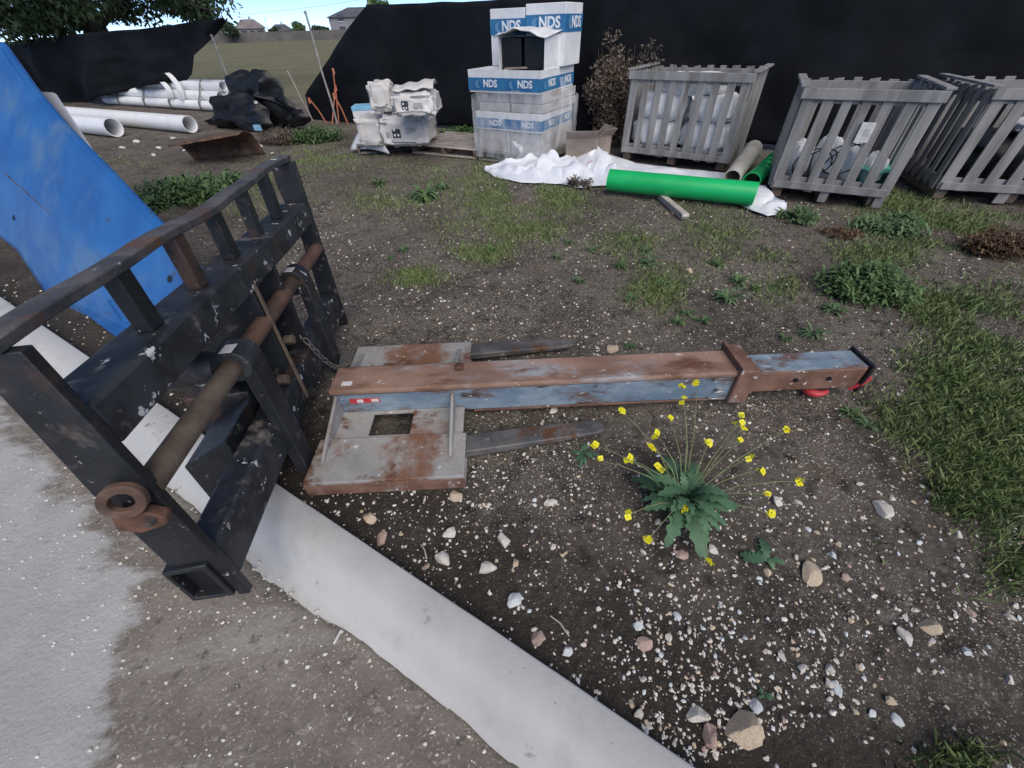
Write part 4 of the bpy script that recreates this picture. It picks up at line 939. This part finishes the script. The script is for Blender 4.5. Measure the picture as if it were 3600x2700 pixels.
# tag on crate 2
q = cpt(f2, .60, -.003, .66); t = thing('paper_tag', q, 'small white paper tag stapled to the middle crate slat', 'tag')
MB().box((q, *f2[1:]), (-.05, .06), (-.0225, -.0012), (-.08, .08)).build('sheet', 'decal_white', t, .001)
MB().box((q, *f2[1:]), (-.01, .035), (-.0235, -.023), (-.03, .03)).build('print_mark', 'print_grey', t)
# contents
def sack(fr, u, v, w, size, label, mat='bag_white', yaw=0, seed=0, ex=3, group=None, name='sack', cat='sack'):
    c = cpt(fr, u, v, w + size[2] / 2); o = lump(c, size, math.atan2(fr[1][1], fr[1][0]) + yaw, ex, .09, 5, 26, 14, seed).build(name, mat, smooth=60); return tag(o, label, cat, group)
WC = np.linalg.norm(C1[1] - C1[0])
for i, (u, v, w_, sz) in enumerate(((.35, .31, .145, (.66, .5, .38)), (.99, .31, .145, (.66, .5, .38)), (.36, .75, .145, (.64, .42, .6)), (.98, .75, .145, (.64, .42, .6)), (.38, .31, .5, (.66, .5, .32)), (1.0, .31, .5, (.62, .5, .3)), (.66, .33, .77, (.95, .5, .24)))):
    sack(f1, u * WC / 1.34, v, w_, sz, 'plump white sack in the full crate, ' + ('bottom layer by the carton stack', 'bottom layer by the beige pipe', 'back bottom corner by the carton stack', 'back bottom corner by the beige pipe', 'second layer by the carton stack', 'second layer by the beige pipe', 'topmost of the pile')[i], seed=i * 2.1)
for i, (u, sz) in enumerate(((.19, (.24, .45, .36)), (.43, (.24, .45, .42)), (.66, (.24, .45, .4)), (.88, (.2, .4, .3)))):
    o = sack(f2, u, .33, .145, sz, 'white wrapped coil standing inside the tagged crate', seed=i * 1.7 + 9, ex=2.6, group='wrapped coils in the crate', name='wrapped_coil', cat='coil')
for i, (u, w_) in enumerate(((.3, .3), (.55, .36))):
    c = cpt(f2, u, .075, w_ + .05); mb = MB()
    pts = [c + f2[1] * (.17 * math.cos(a) + .02 * a / 6) + f2[3] * (.14 * math.sin(a * 1.07)) - f2[2] * .012 * math.sin(a * .5) for a in np.linspace(0, 11, 40)]
    tag(mb.poly(pts, .006, 6).build('cable_loop', 'black_plastic'), 'thin black cable looped %s' % ('over the wrapped coils near the crate corner' if i == 0 else 'over the wrapped coils behind the middle slat'), 'cable')
pipe_thing('pipe_fitting', cpt(f2, .76, .09, .25), cpt(f2, .88, .5, .25), .09, 'pvc_aqua', 'aqua pipe fitting lying open toward the crate slats', 'pipe fitting')
pipe_thing('pipe_fitting', cpt(f2, .98, .12, .24), cpt(f2, .95, .55, .3), .085, 'pvc_aqua', 'pale aqua pipe fitting in the corner of the tagged crate', 'pipe fitting')
for i, (u, v, w_, sz, lb, mt) in enumerate(((.4, .5, .145, (.7, .8, .42), 'black sheeting bundle low in the far slatted crate', 'black_plastic'), (.98, .5, .145, (.6, .8, .5), 'second black sheeting bundle filling the far slatted crate', 'black_plastic'), (.7, .35, .58, (.5, .4, .12), 'crumpled white sack on the black sheeting bundles', 'bag_white'))):
    sack(f3, u, v, w_, sz, lb, mt, seed=i * 4 + 3, name='sheeting_bundle' if mt != 'bag_white' else 'sack', cat='bundle' if mt != 'bag_white' else 'sack')

# tarp, green and beige pipes
def tarp():
    near = [(1700, 600), (1745, 628), (1830, 645), (1960, 650), (2050, 662), (2080, 655), (2200, 660), (2400, 690), (2560, 710), (2700, 765), (2765, 745)]
    far = [(1712, 590), (1800, 572), (1880, 566), (1960, 575), (2060, 545), (2140, 545), (2240, 580), (2420, 600), (2560, 612), (2660, 640), (2745, 725)]
    n, m = 90, 22
    Na = np.array([G(*p) for p in near]); Fa = np.array([G(*p, .03) for p in far]); q = np.linspace(0, len(near) - 1, n); k = np.arange(len(near))
    N_ = np.stack([np.interp(q, k, Na[:, i]) for i in range(3)], 1); F_ = np.stack([np.interp(q, k, Fa[:, i]) for i in range(3)], 1); P = np.zeros((n, m, 3))
    for i in range(n):
        for j in range(m):
            s = j / (m - 1); p = N_[i] * (1 - s) + F_[i] * s; b = min(1, 4 * s, 4 * (1 - s) + .2)
            f = fbm(p[0], p[1], 3, 2.6, 4); hgt = abs(f) * .13 + .05 * max(0, fbm(p[0], p[1], 9, 1.5, 2))
            x_ = p[0]; big = .09 * math.exp(-((x_ - .55) / .5) ** 2) + .14 * math.exp(-((x_ - 1.25) / .28) ** 2)
            if x_ > 1.4: big *= .3; hgt *= .45
            P[i, j] = p + A(.03 * fbm(p[0], p[1], 5, 5, 2), .05 * fbm(p[0], p[1], 6, 4, 2), 0) + WZ * (.012 + b * (hgt + big * (.4 + .6 * s)))
    tag(MB().grid(P).build('plastic_tarp', 'tarp', None, 0, .003, 26), 'crumpled white plastic tarp spread on the ground before the crates', 'tarp')
tarp()
R_ = .112
ga, gb = G(2140, 632, R_ + .03), G(2655, 682, R_ + .03)
pipe_thing('sewer_pipe', ga, gb, R_, 'pvc_green', 'long bright green plastic pipe lying on the white tarp', 'pipe')
pipe_thing('sewer_pipe', G(2572, 628, .12), G(2648, 525, .22), .095, 'pvc_beige', 'beige plastic pipe with flared end leaning between the two crates', 'pipe', .16)
pipe_thing('sewer_pipe', G(2640, 640, .1), G(2725, 560, .1), .1, 'pvc_green', 'short green pipe half hidden behind the beige pipe', 'pipe')
a, b = G(2325, 690, .03), G(2408, 762, .03)
d = (b - a) / np.linalg.norm(b - a); mb = MB().prism((a, A(-d[1], d[0], 0), d, WZ), [(0, -.03), (np.linalg.norm(b - a), -.03), (np.linalg.norm(b - a) + .02, .01), (np.linalg.norm(b - a), .03), (0, .025)], -.035, .035)
tag(mb.build('timber_offcut', 'wood_pale', None, .004), 'short pale timber offcut lying below the green pipe', 'timber')

# ================================================================== STONES
base_stones = []
def stone_mesh(seed, mat, flat=.6, n=3):
    import bmesh
    bm = bmesh.new(); bmesh.ops.create_icosphere(bm, subdivisions=n, radius=1)
    rr = random.Random(seed); planes = [(Vector((rr.gauss(0, 1), rr.gauss(0, 1), rr.gauss(0, 1))).normalized(), rr.uniform(.55, .85)) for _ in range(8)]
    for v in bm.verts:
        c = v.co; k = 1 + .35 * mnoise.noise((c.x * 1.1 + seed * 7, c.y * 1.1, c.z * 1.1)) + .12 * mnoise.noise((c.x * 3 + seed, c.y * 3, c.z * 3))
        q = Vector((c.x * k, c.y * k, c.z * k))
        for pn, pd in planes:
            e = q.dot(pn) - pd
            if e > 0: q -= pn * e
        v.co = Vector((q.x, q.y * .78, q.z * flat))
    me = bpy.data.meshes.new('stone'); bm.to_mesh(me); bm.free(); me.materials.append(MT[mat])
    me.polygons.foreach_set('use_smooth', [True] * len(me.polygons)); me.set_sharp_from_angle(angle=math.radians(22)); return me
SM = {m: [stone_mesh(i + 10 * k, m, .45 + .08 * (i % 4)) for i in range(5)] for k, m in enumerate(('stone', 'stone_tan', 'stone_pink', 'stone_blue'))}
def put_stone(p, r, mat, label, group=None, i=None, name='stone', sc=None):
    me = SM[mat][rng.integers(5) if i is None else i]; o = bpy.data.objects.new(name, me); COL.objects.link(o)
    o.location = (p[0], p[1], p[2] + r * .12); o.scale = (r, r, r) if sc is None else sc; o.rotation_euler = (rng.uniform(-.3, .3), rng.uniform(-.3, .3), rng.uniform(0, 6.28))
    return tag(o, label, 'stone', group)
def pxr(x, y, dpx): return np.linalg.norm(G(x + dpx / 2, y) - G(x - dpx / 2, y)) / 2
named = [(2625, 2560, 150, 'stone_tan', 'largest broad sandy boulder beside the kerb'), (2500, 2590, 85, 'stone_pink', 'rounded pinkish-white stone touching the largest boulder'), (2455, 2510, 80, 'stone', 'wedge-shaped grey stone standing beside the kerb near the boulder'), (2862, 2015, 95, 'stone_tan', 'flat orange-tan stone lying beside a lobed green weed'),
         (1712, 1995, 66, 'stone', 'cream rounded triangular stone midway between kerb and flowers'), (1555, 1962, 64, 'stone', 'notched cream stone near the kerb below the boom'), (1580, 1870, 56, 'stone', 'white rounded stone near the kerb'), (1770, 1898, 56, 'stone', 'pale smooth stone just past the rounded white one'),
         (1300, 1820, 60, 'stone_tan', 'tan chipped stone close to the kerb and rusty pocket'), (1340, 1890, 60, 'stone_pink', 'brown-pink stone pressed against the kerb'), (1810, 2110, 62, 'stone_blue', 'flat angular blue-white chip of stone'), (1895, 2235, 64, 'stone_pink', 'pinkish lumpy stone against the kerb past the straw'),
         (1995, 2290, 42, 'stone_blue', 'bluish square stone at the kerb edge'), (2265, 2260, 60, 'stone_pink', 'long pink and white stone near the kerb'), (1945, 1437, 40, 'stone', 'pale block-shaped stone under the middle of the boom'), (2150, 1228, 55, 'stone_tan', 'beige rounded stone beyond the boom by the fork tip'), (2425, 950, 40, 'stone_tan', 'tan stone out among the small weeds'),
         (1600, 1745, 60, 'stone_tan', 'split tan stone below the rusty pocket corner'), (1935, 1765, 48, 'stone', 'pale stone near the mustard leaves'), (2740, 1755, 50, 'stone', 'long grey-white stone among the yellow flowers'), (3110, 1785, 80, 'stone', 'mottled flat stone toward the grass'), (2400, 1950, 46, 'stone_pink', 'small brown-red stone before the mustard plant'), (2510, 1925, 44, 'stone', 'white chipped stone just before the mustard leaves'),
         (3280, 2200, 80, 'stone_tan', 'tan pitted stone far out on the bare dirt'), (3190, 2235, 60, 'stone', 'pale pink stone next to the tan pitted one'), (2950, 2420, 50, 'stone_blue', 'smooth pale blue stone on the bare dirt'), (2660, 2480, 55, 'stone_blue', 'long blue-grey stone by a sprig near the boulder')]
for x, y, dp, mt, lb in named:
    p = G(x, y); p[2] = gh(p[0], p[1]); put_stone(p, pxr(x, y, dp) * 1.0, mt, lb, name='boulder' if dp > 120 else 'stone')
cnt = 0
mats_ = ['stone'] * 6 + ['stone_tan'] * 2 + ['stone_pink', 'stone_blue', 'stone_blue']
while cnt < 265:
    x, y = rng.uniform(950, 3600), rng.uniform(1150, 2700); p = G(x, y)
    b = (p - K0).dot(KN)
    if b < .04 or b > 3.2: continue
    if -.98 < p[0] < 1.85 and .95 < p[1] < 2.02 and rng.random() < .9: continue
    if p[0] < -.75 and p[1] < 2.5: continue
    r = .0065 + .012 * rng.random() ** 3
    p[2] = gh(p[0], p[1]); mt = mats_[rng.integers(len(mats_))]; cn = {'stone': 'cream', 'stone_tan': 'tan', 'stone_pink': 'pinkish', 'stone_blue': 'bluish-white'}[mt]; put_stone(p, r, mt, 'small %s stone lying loose among the gravel on the dirt' % cn, 'small %s stones on the dirt' % cn); cnt += 1
def pebbles():
    ico = bpy.data.meshes.new('i'); import bmesh; bm = bmesh.new(); bmesh.ops.create_icosphere(bm, subdivisions=1, radius=1); V0 = np.array([v.co[:] for v in bm.verts]); bm.verts.ensure_lookup_table(); F0_ = np.array([[v.index for v in f.verts] for f in bm.faces]); bm.free()
    groups = {'stone': 5200, 'stone_tan': 1000, 'stone_pink': 550, 'stone_blue': 650}
    Vs, Fs, Ms, n = [], [], [], 0
    for mi, (mt, N) in enumerate(groups.items()):
        k = 0
        while k < N:
            rr = 5.5 * rng.random() ** 1.25; th = rng.uniform(-1.35, 1.35); x, y = rr * math.sin(th) + .3, rr * math.cos(th) + .05
            b = (A(x, y, 0) - K0).dot(KN)
            if b < .0: continue
            if mnoise.noise((x * 1.3, y * 1.3, 2)) + .5 * mnoise.noise((x * 4, y * 4, 6)) < rng.uniform(-.6, .55): continue
            if -.9 < x < -.2 and 1.0 < y < 1.95: continue
            r = (.0022 + .0055 * rng.random() ** 2.5) * (1 + rr * .12)
            a = rng.uniform(0, 6.28); ca, sa = math.cos(a), math.sin(a); sc = A(r * rng.uniform(.8, 1.5), r * rng.uniform(.7, 1.1), r * rng.uniform(.4, .8)); Q = V0 * (1 + .22 * rng.normal(size=(len(V0), 1))) * sc
            Q = np.stack([Q[:, 0] * ca - Q[:, 1] * sa, Q[:, 0] * sa + Q[:, 1] * ca, Q[:, 2]], 1) + A(x, y, gh(x, y) + r * .15)
            Vs.append(Q); Fs.append(F0_ + n); n += len(V0); Ms += [mi] * len(F0_); k += 1
    me = bpy.data.meshes.new('gravel'); me.from_pydata(np.concatenate(Vs).tolist(), [], np.concatenate(Fs).tolist()); me.update()
    for mt in groups: me.materials.append(MT[mt])
    me.polygons.foreach_set('material_index', Ms); o = bpy.data.objects.new('gravel', me); COL.objects.link(o); tag(o, 'fine pale gravel scattered through the dark dirt', 'gravel', None, 'stuff')
    # grit on the road film
    Vs, Fs, n = [], [], 0
    for k in range(2400):
        a = rng.uniform(-2.6, .5); b = .25 + (.55 if a < -1.2 else .95) * rng.random() ** 1.6
        p = K0 + KD * a - KN * b
        r = .0011 + .0052 * rng.random() ** 4; Q = V0 * (1 + .2 * rng.normal(size=(len(V0), 1))) * A(r * rng.uniform(.9, 1.4), r, r * .6) + A(p[0], p[1], -.052 + .003 * fbm(p[0], p[1], 0, 9, 3) + r * .15)
        Vs.append(Q); Fs.append(F0_ + n); n += len(V0)
    me = bpy.data.meshes.new('grit'); me.from_pydata(np.concatenate(Vs).tolist(), [], np.concatenate(Fs).tolist()); me.update(); me.materials.append(MT['stone']); o = bpy.data.objects.new('grit', me); COL.objects.link(o); tag(o, 'pale grit scattered on the dirty road beside the kerb', 'gravel', None, 'stuff')
pebbles()
# plastic and stone shards by the pipes
for i, (x, y, r) in enumerate(((560, 520, .05), (610, 488, .07), (430, 520, .05), (800, 500, .06), (850, 480, .07), (705, 495, .05), (740, 545, .04), (910, 515, .07), (480, 500, .06), (650, 530, .05), (960, 540, .04), (880, 540, .04), (1005, 560, .035), (540, 545, .04))):
    put_stone(G(x, y), r, 'stone' if i % 3 else 'stone_blue', 'pale rubble lump on the dirt before the white pipes', 'rubble before the pipe stack', name='rubble_lump')
# straws and litter
for x0, y0, x1, y1, lb in ((1935, 2165, 2000, 2235, 'pale straw lying near the kerb'), (1480, 1915, 1500, 1965, 'curled dry stem beside the notched stone')):
    a, b = G(x0, y0, .008), G(x1, y1, .008); tag(MB().poly([a, (a + b) / 2 + A(.004, .004, .006), b], .0028, 6).build('straw', 'wood_pale'), lb, 'straw')
a = G(1188, 2240, -.048); tag(MB().box((a, A(.3, .95, 0), A(-.95, .3, 0), WZ), (-.022, .022), (-.0035, .0035), (0, .006)).build('cigarette_butt', 'decal_white', None, .001), 'small white paper scrap on the dirty road beside the kerb', 'litter')

# ================================================================== PLANTS
def leaf_strip(mb, p, d, L_, wd, rise, droop, lobes=0, twist=0):
    d = d / np.linalg.norm(d); s = np.cross(d, WZ); n = 5 if not lobes else 4 + 2 * lobes; V = []
    for i in range(n + 1):
        t = i / n; w_ = wd * math.sin(math.pi * min(.98, .08 + .9 * t)) ** .7 * (1 if not lobes else (.55 + .45 * (i % 2)))
        c = p + d * L_ * t + WZ * (rise * L_ * math.sin(t * 1.7) - droop * L_ * t * t)
        V += [c - s * w_ + WZ * w_ * .25, c + s * w_ + WZ * w_ * .25]
    V[-1] = V[-2] = (V[-1] + V[-2]) / 2
    return mb.add(V, [(2 * i, 2 * i + 1, 2 * i + 3, 2 * i + 2) for i in range(n)])
def weed(x, y, rpx, label, mat='leaf', n=22, group=None, name='weed', tall=.6, lobes=2, wd=.2, cat='weed'):
    p = G(x, y); p[2] = gh(p[0], p[1]); r = np.linalg.norm(G(x + rpx, y) - p); mb = MB()
    for i in range(n):
        a = rng.uniform(0, 6.28); L_ = r * rng.uniform(.45, 1.05); q = p + A(math.cos(a), math.sin(a), 0) * r * .25 * rng.random() + WZ * r * tall * .5 * rng.random() ** 2
        leaf_strip(mb, q, A(math.cos(a), math.sin(a), 0), L_, r * wd * rng.uniform(.6, 1.2), rng.uniform(.15, tall), rng.uniform(.05, .5), lobes)
    return tag(mb.build(name, mat, None, 0, 0, 60), label, cat, group)
sw = [(1415, 880, 26), (1375, 905, 18), (2040, 990, 30), (2180, 935, 34), (2285, 925, 40), (2560, 1050, 55), (2590, 990, 45), (2420, 1100, 32), (2470, 1125, 30), (2380, 1130, 30), (2930, 1090, 55), (2855, 1175, 50), (2760, 1190, 26), (2210, 1215, 25), (2270, 880, 30), (1730, 880, 34), (1500, 700, 45), (1560, 660, 36), (1330, 645, 40), (2990, 1450, 45), (3050, 1490, 35), (2000, 855, 24), (2330, 1000, 36), (1960, 905, 26), (2650, 1010, 30), (2080, 880, 26), (2220, 1050, 28), (2520, 930, 32)]
for i, (x, y, r) in enumerate(sw):
    weed(x, y, r, 'small %s green weed sprouting from the gravelly dirt' % ('pale' if i % 3 else 'dark'), 'leaf_pale' if i % 3 else 'leaf', 26, 'small %s weeds on the dirt' % ('pale' if i % 3 else 'dark'), tall=.7, wd=.13)
weed(2050, 1590, 55, 'jagged-leaved seedling beside the near fork tip', 'leaf_mustard', 9, lobes=3, tall=.25)
weed(2700, 1960, 85, 'spreading lobed weed beside the orange-tan stone', 'leaf_mustard', 8, lobes=3, tall=.25, wd=.26)
weed(2690, 2440, 30, 'tiny sprig growing by the blue-grey stone', 'leaf_mustard', 7, tall=.4)
weed(1490, 695, 70, 'broad low weed patch out on the dirt before the bag pile', 'leaf', 40, wd=.11)
def bush(x, y, rpx, hpx, label, mat, n, leaf=.05, lobes=1):
    p = G(x, y); p[2] = gh(p[0], p[1]); r = np.linalg.norm(G(x + rpx, y) - p); nr = A(p[0], p[1], 0) / np.linalg.norm(p[:2]); h = max(.05, onplane(x, y - hpx, p, nr)[2] * .85); mb = MB()
    hubs = [(rng.uniform(0, 6.28), r * .85 * rng.random() ** .5, rng.uniform(.3, 1)) for _ in range(max(5, n // 28))]
    for k in range(n):
        a, rr, hz = hubs[k % len(hubs)]; c = p + A(math.cos(a) * rr, math.sin(a) * rr * .75, 0); top = h * hz * max(.3, 1 - (rr / r) ** 2 * .7)
        q = c + A(rng.normal() * r * .13, rng.normal() * r * .13, top * rng.random() ** .7); b = rng.uniform(0, 6.28)
        leaf_strip(mb, q, A(math.cos(b), math.sin(b), 0), leaf * rng.uniform(.6, 1.5), leaf * rng.uniform(.14, .3), rng.uniform(-.1, .9), rng.uniform(0, .6), lobes)
    return tag(mb.build('weed_clump', mat, None, 0, 0, 60), label, 'weed')
for a in ((640, 700, 165, 100, 'bushy bright green weed clump before the rusty curved sheet', 'leaf', 1500, .075), (770, 650, 95, 50, 'pale broad-leaved weed spreading beside the rusty curved sheet', 'leaf_pale', 240, .11), (1120, 492, 90, 75, 'dense green weed clump under the orange stakes', 'leaf', 1100, .08), (1620, 470, 75, 35, 'low green weeds against the black fabric behind the pallet', 'leaf', 500, .07), (3050, 1020, 165, 150, 'wide feathery green weed clump out past the boom tip', 'leaf', 2000, .05), (3190, 1050, 70, 50, 'smaller weed at the edge of the feathery clump', 'leaf', 300, .045), (2800, 765, 75, 45, 'green weed growing at the corner of the tagged crate', 'leaf_pale', 420, .06), (3120, 800, 150, 50, 'mixed green weeds before the tagged crate', 'leaf_pale', 700, .06), (2960, 825, 70, 40, 'rust-brown dried weed before the tagged crate', 'leaf_red', 420, .035), (3500, 880, 130, 130, 'tall brown dried weed toward the far crate', 'leaf_red', 1500, .04), (1000, 500, 80, 75, 'dry grey-brown weed skeleton beside the black plastic heap', 'leaf_dry', 900, .06), (2040, 655, 45, 60, 'dry brown tuft against the white tarp', 'leaf_dry', 350, .05)):
    bush(*a)
# tall dry brush behind the cartons
def brush():
    p = G(2110, 540) + A(.25, .55, 0); t = thing('dry_brush', p, 'tall brown dried brush between the carton stack and slatted crate', 'brush'); mb = MB(); lf = MB()
    for k in range(70):
        a = rng.uniform(0, 6.28); L_ = rng.uniform(.6, 1.3); q = p + A(rng.normal() * .12, rng.normal() * .1, 0); e_ = q + A(math.cos(a) * .2 * L_, math.sin(a) * .2 * L_, L_); mb.poly([q, (q + e_) / 2 + A(0, 0, .06), e_], [.007, .005, .002], 5); leaf_cloud(lf, 110, q + (e_ - q) * rng.uniform(.2, 1), .2, .026, (1, 1, 1.2), .1)
    mb.build('stems', 'leaf_dry', t); lf.build('seed_heads', 'leaf_dry', t, smooth=0)
brush()

# grass: uncountable blades in patches
def grass():
    patches = [(1650, 600, 190, 45, 900), (1200, 560, 200, 50, 800), (1350, 700, 200, 50, 800), (1750, 690, 170, 60, 1500), (1950, 690, 130, 45, 1400), (1800, 790, 230, 60, 1900), (1700, 880, 90, 40, 700), (1470, 975, 85, 28, 800), (2200, 850, 150, 50, 600), (2330, 1010, 130, 70, 900), (2500, 800, 130, 60, 700), (2650, 880, 140, 70, 900), (3150, 720, 130, 50, 1600), (3350, 800, 200, 60, 2200), (3100, 880, 180, 50, 1100), (3450, 1150, 170, 130, 1700), (3400, 1350, 250, 150, 2500), (3500, 1600, 200, 220, 2500), (3250, 1500, 220, 140, 900), (3350, 1750, 150, 60, 500), (3300, 1080, 130, 60, 900), (900, 640, 150, 50, 500), (1050, 560, 120, 40, 400), (500, 560, 150, 40, 200), (2750, 1000, 100, 60, 300), (3560, 2000, 120, 90, 250), (3350, 2680, 140, 60, 250), (3170, 1900, 80, 40, 120), (2440, 690, 120, 40, 500), (2560, 1270, 60, 30, 60), (800, 720, 160, 60, 300), (3850, 1450, 260, 200, 1800), (3900, 1000, 250, 100, 1200), (4000, 1900, 250, 150, 500)]
    V, F, n = [], [], 0
    for x, y, rx, ry, N in patches:
        for k in range(int(N * 2.6)):
            px_, py_ = x + rx * rng.normal() * .6, y + ry * rng.normal() * .6
            if py_ < 440: continue
            p = G(px_, py_); 
            if (p - K0).dot(KN) < .1 or p.dot(FN) > F0.dot(FN) + .2: continue
            if mnoise.noise((p[0] * 2.2, p[1] * 2.2, 5)) < rng.uniform(-.5, .2): continue
            p[2] = gh(p[0], p[1]) - .004; a = rng.uniform(0, 6.28); h = rng.uniform(.012, .045) * (1 + .6 * rng.random()); s = A(math.cos(a), math.sin(a), 0); l = A(rng.normal(), rng.normal(), 0) * h * .45; w_ = rng.uniform(.0018, .0038) * (1 + np.linalg.norm(p[:2]) * .12)
            V += [p - s * w_, p + s * w_, p + l * .45 + s * w_ * .7 + WZ * h * .6, p + l + WZ * h * .92]; F += [(n, n + 1, n + 2), (n, n + 2, n + 3)]; n += 4
    mb = MB().add(V, F); o = mb.build('grass', 'grass', None, 0, 0, 0); tag(o, 'short green grass growing in patches over the dirt', 'grass', None, 'stuff')
grass()

# flowering mustard plant
def mustard():
    p = G(2390, 1790); p[2] = gh(p[0], p[1]); t = thing('mustard_plant', p, 'flowering mustard plant with dark rosette and yellow blossoms beside the boom', 'plant')
    lm = []
    for k in range(4):
        mb = MB(); leaf_strip(mb, A(0, 0, 0), A(1, 0, 0),   .15 + .025 * k, .03 + .004 * k, .38, .34 + .08 * k, 4); lm.append(mb.mesh('leaf', None, [MT['leaf_mustard']], 60))
    for k in range(48):
        a = k * 2.399 + rng.uniform(-.2, .2); s = rng.uniform(.6, 1.2) * (1.0 if k < 26 else .7)
        link_mesh('leaf', lm[k % 4], t, (.012 * math.cos(a), .012 * math.sin(a), .012 + .002 * k), (rng.uniform(-.25, .25), rng.uniform(-.3, .05) - (rng.uniform(.2, .7) if k >= 26 else 0), a), (s, s, s))
    fm = MB()
    for k in range(4):
        a = k * math.pi / 2; leaf_strip(fm, A(0, 0, 0), A(math.cos(a), math.sin(a), 0), .011, .0055, .3, .1)
    fm.poly([A(0, 0, -.004), A(0, 0, .006)], .0022, 6); fme = fm.mesh('flower', None, [MT['petal']], 60)
    fl = [(2400, 1358), (2450, 1348), (2400, 1410), (2187, 1448), (2350, 1470), (2305, 1528), (2290, 1575), (2090, 1565), (2112, 1620), (2210, 1615), (2322, 1648), (2612, 1460), (2612, 1505), (2595, 1488), (2605, 1548), (2765, 1513), (2640, 1608), (2680, 1650), (2490, 1555), (2805, 1692), (2700, 1740), (2710, 1810), (2420, 1790), (2208, 1812), (2280, 1898), (2505, 1740), (2495, 1980)]
    stm = MB(); mains = []
    for i, (x, y) in enumerate(fl):
        # each blossom sits on an arching stalk; blossoms far from the rosette stand higher
        z = .30 if y < 1480 else (.24 if y < 1600 else (.17 if y < 1720 else .1))
        z *= rng.uniform(.85, 1.15); q = G(x, y, z); mid = p + (q - p) * .45 + WZ * (.06 + .12 * z); pts = [p + WZ * .02, p + (mid - p) * .5 + WZ * .025, mid, mid + (q - mid) * .6 + WZ * .01, q]
        stm.poly(pts, [.0026, .0024, .002, .0015, .001], 5)
        for sdd in range(3):
            c = pts[3] + (q - pts[3]) * rng.random(); e_ = c + A(rng.normal(), rng.normal(), .8) * .018; stm.poly([c, e_], [.0009, .0006], 4)
        s = rng.uniform(1.1, 1.6)
        for k in range(3 if i % 3 == 0 else 2):
            link_mesh('flower', fme, t, Vector(q - p + A(rng.normal(), rng.normal(), rng.normal()) * .006), (rng.uniform(-.6, .6), rng.uniform(-.6, .6), rng.uniform(0, 6)), (s, s, s))
    stm.build('stems', 'stem', t)
mustard()
for o in bpy.data.objects:
    if '_o' in o: del o['_o']
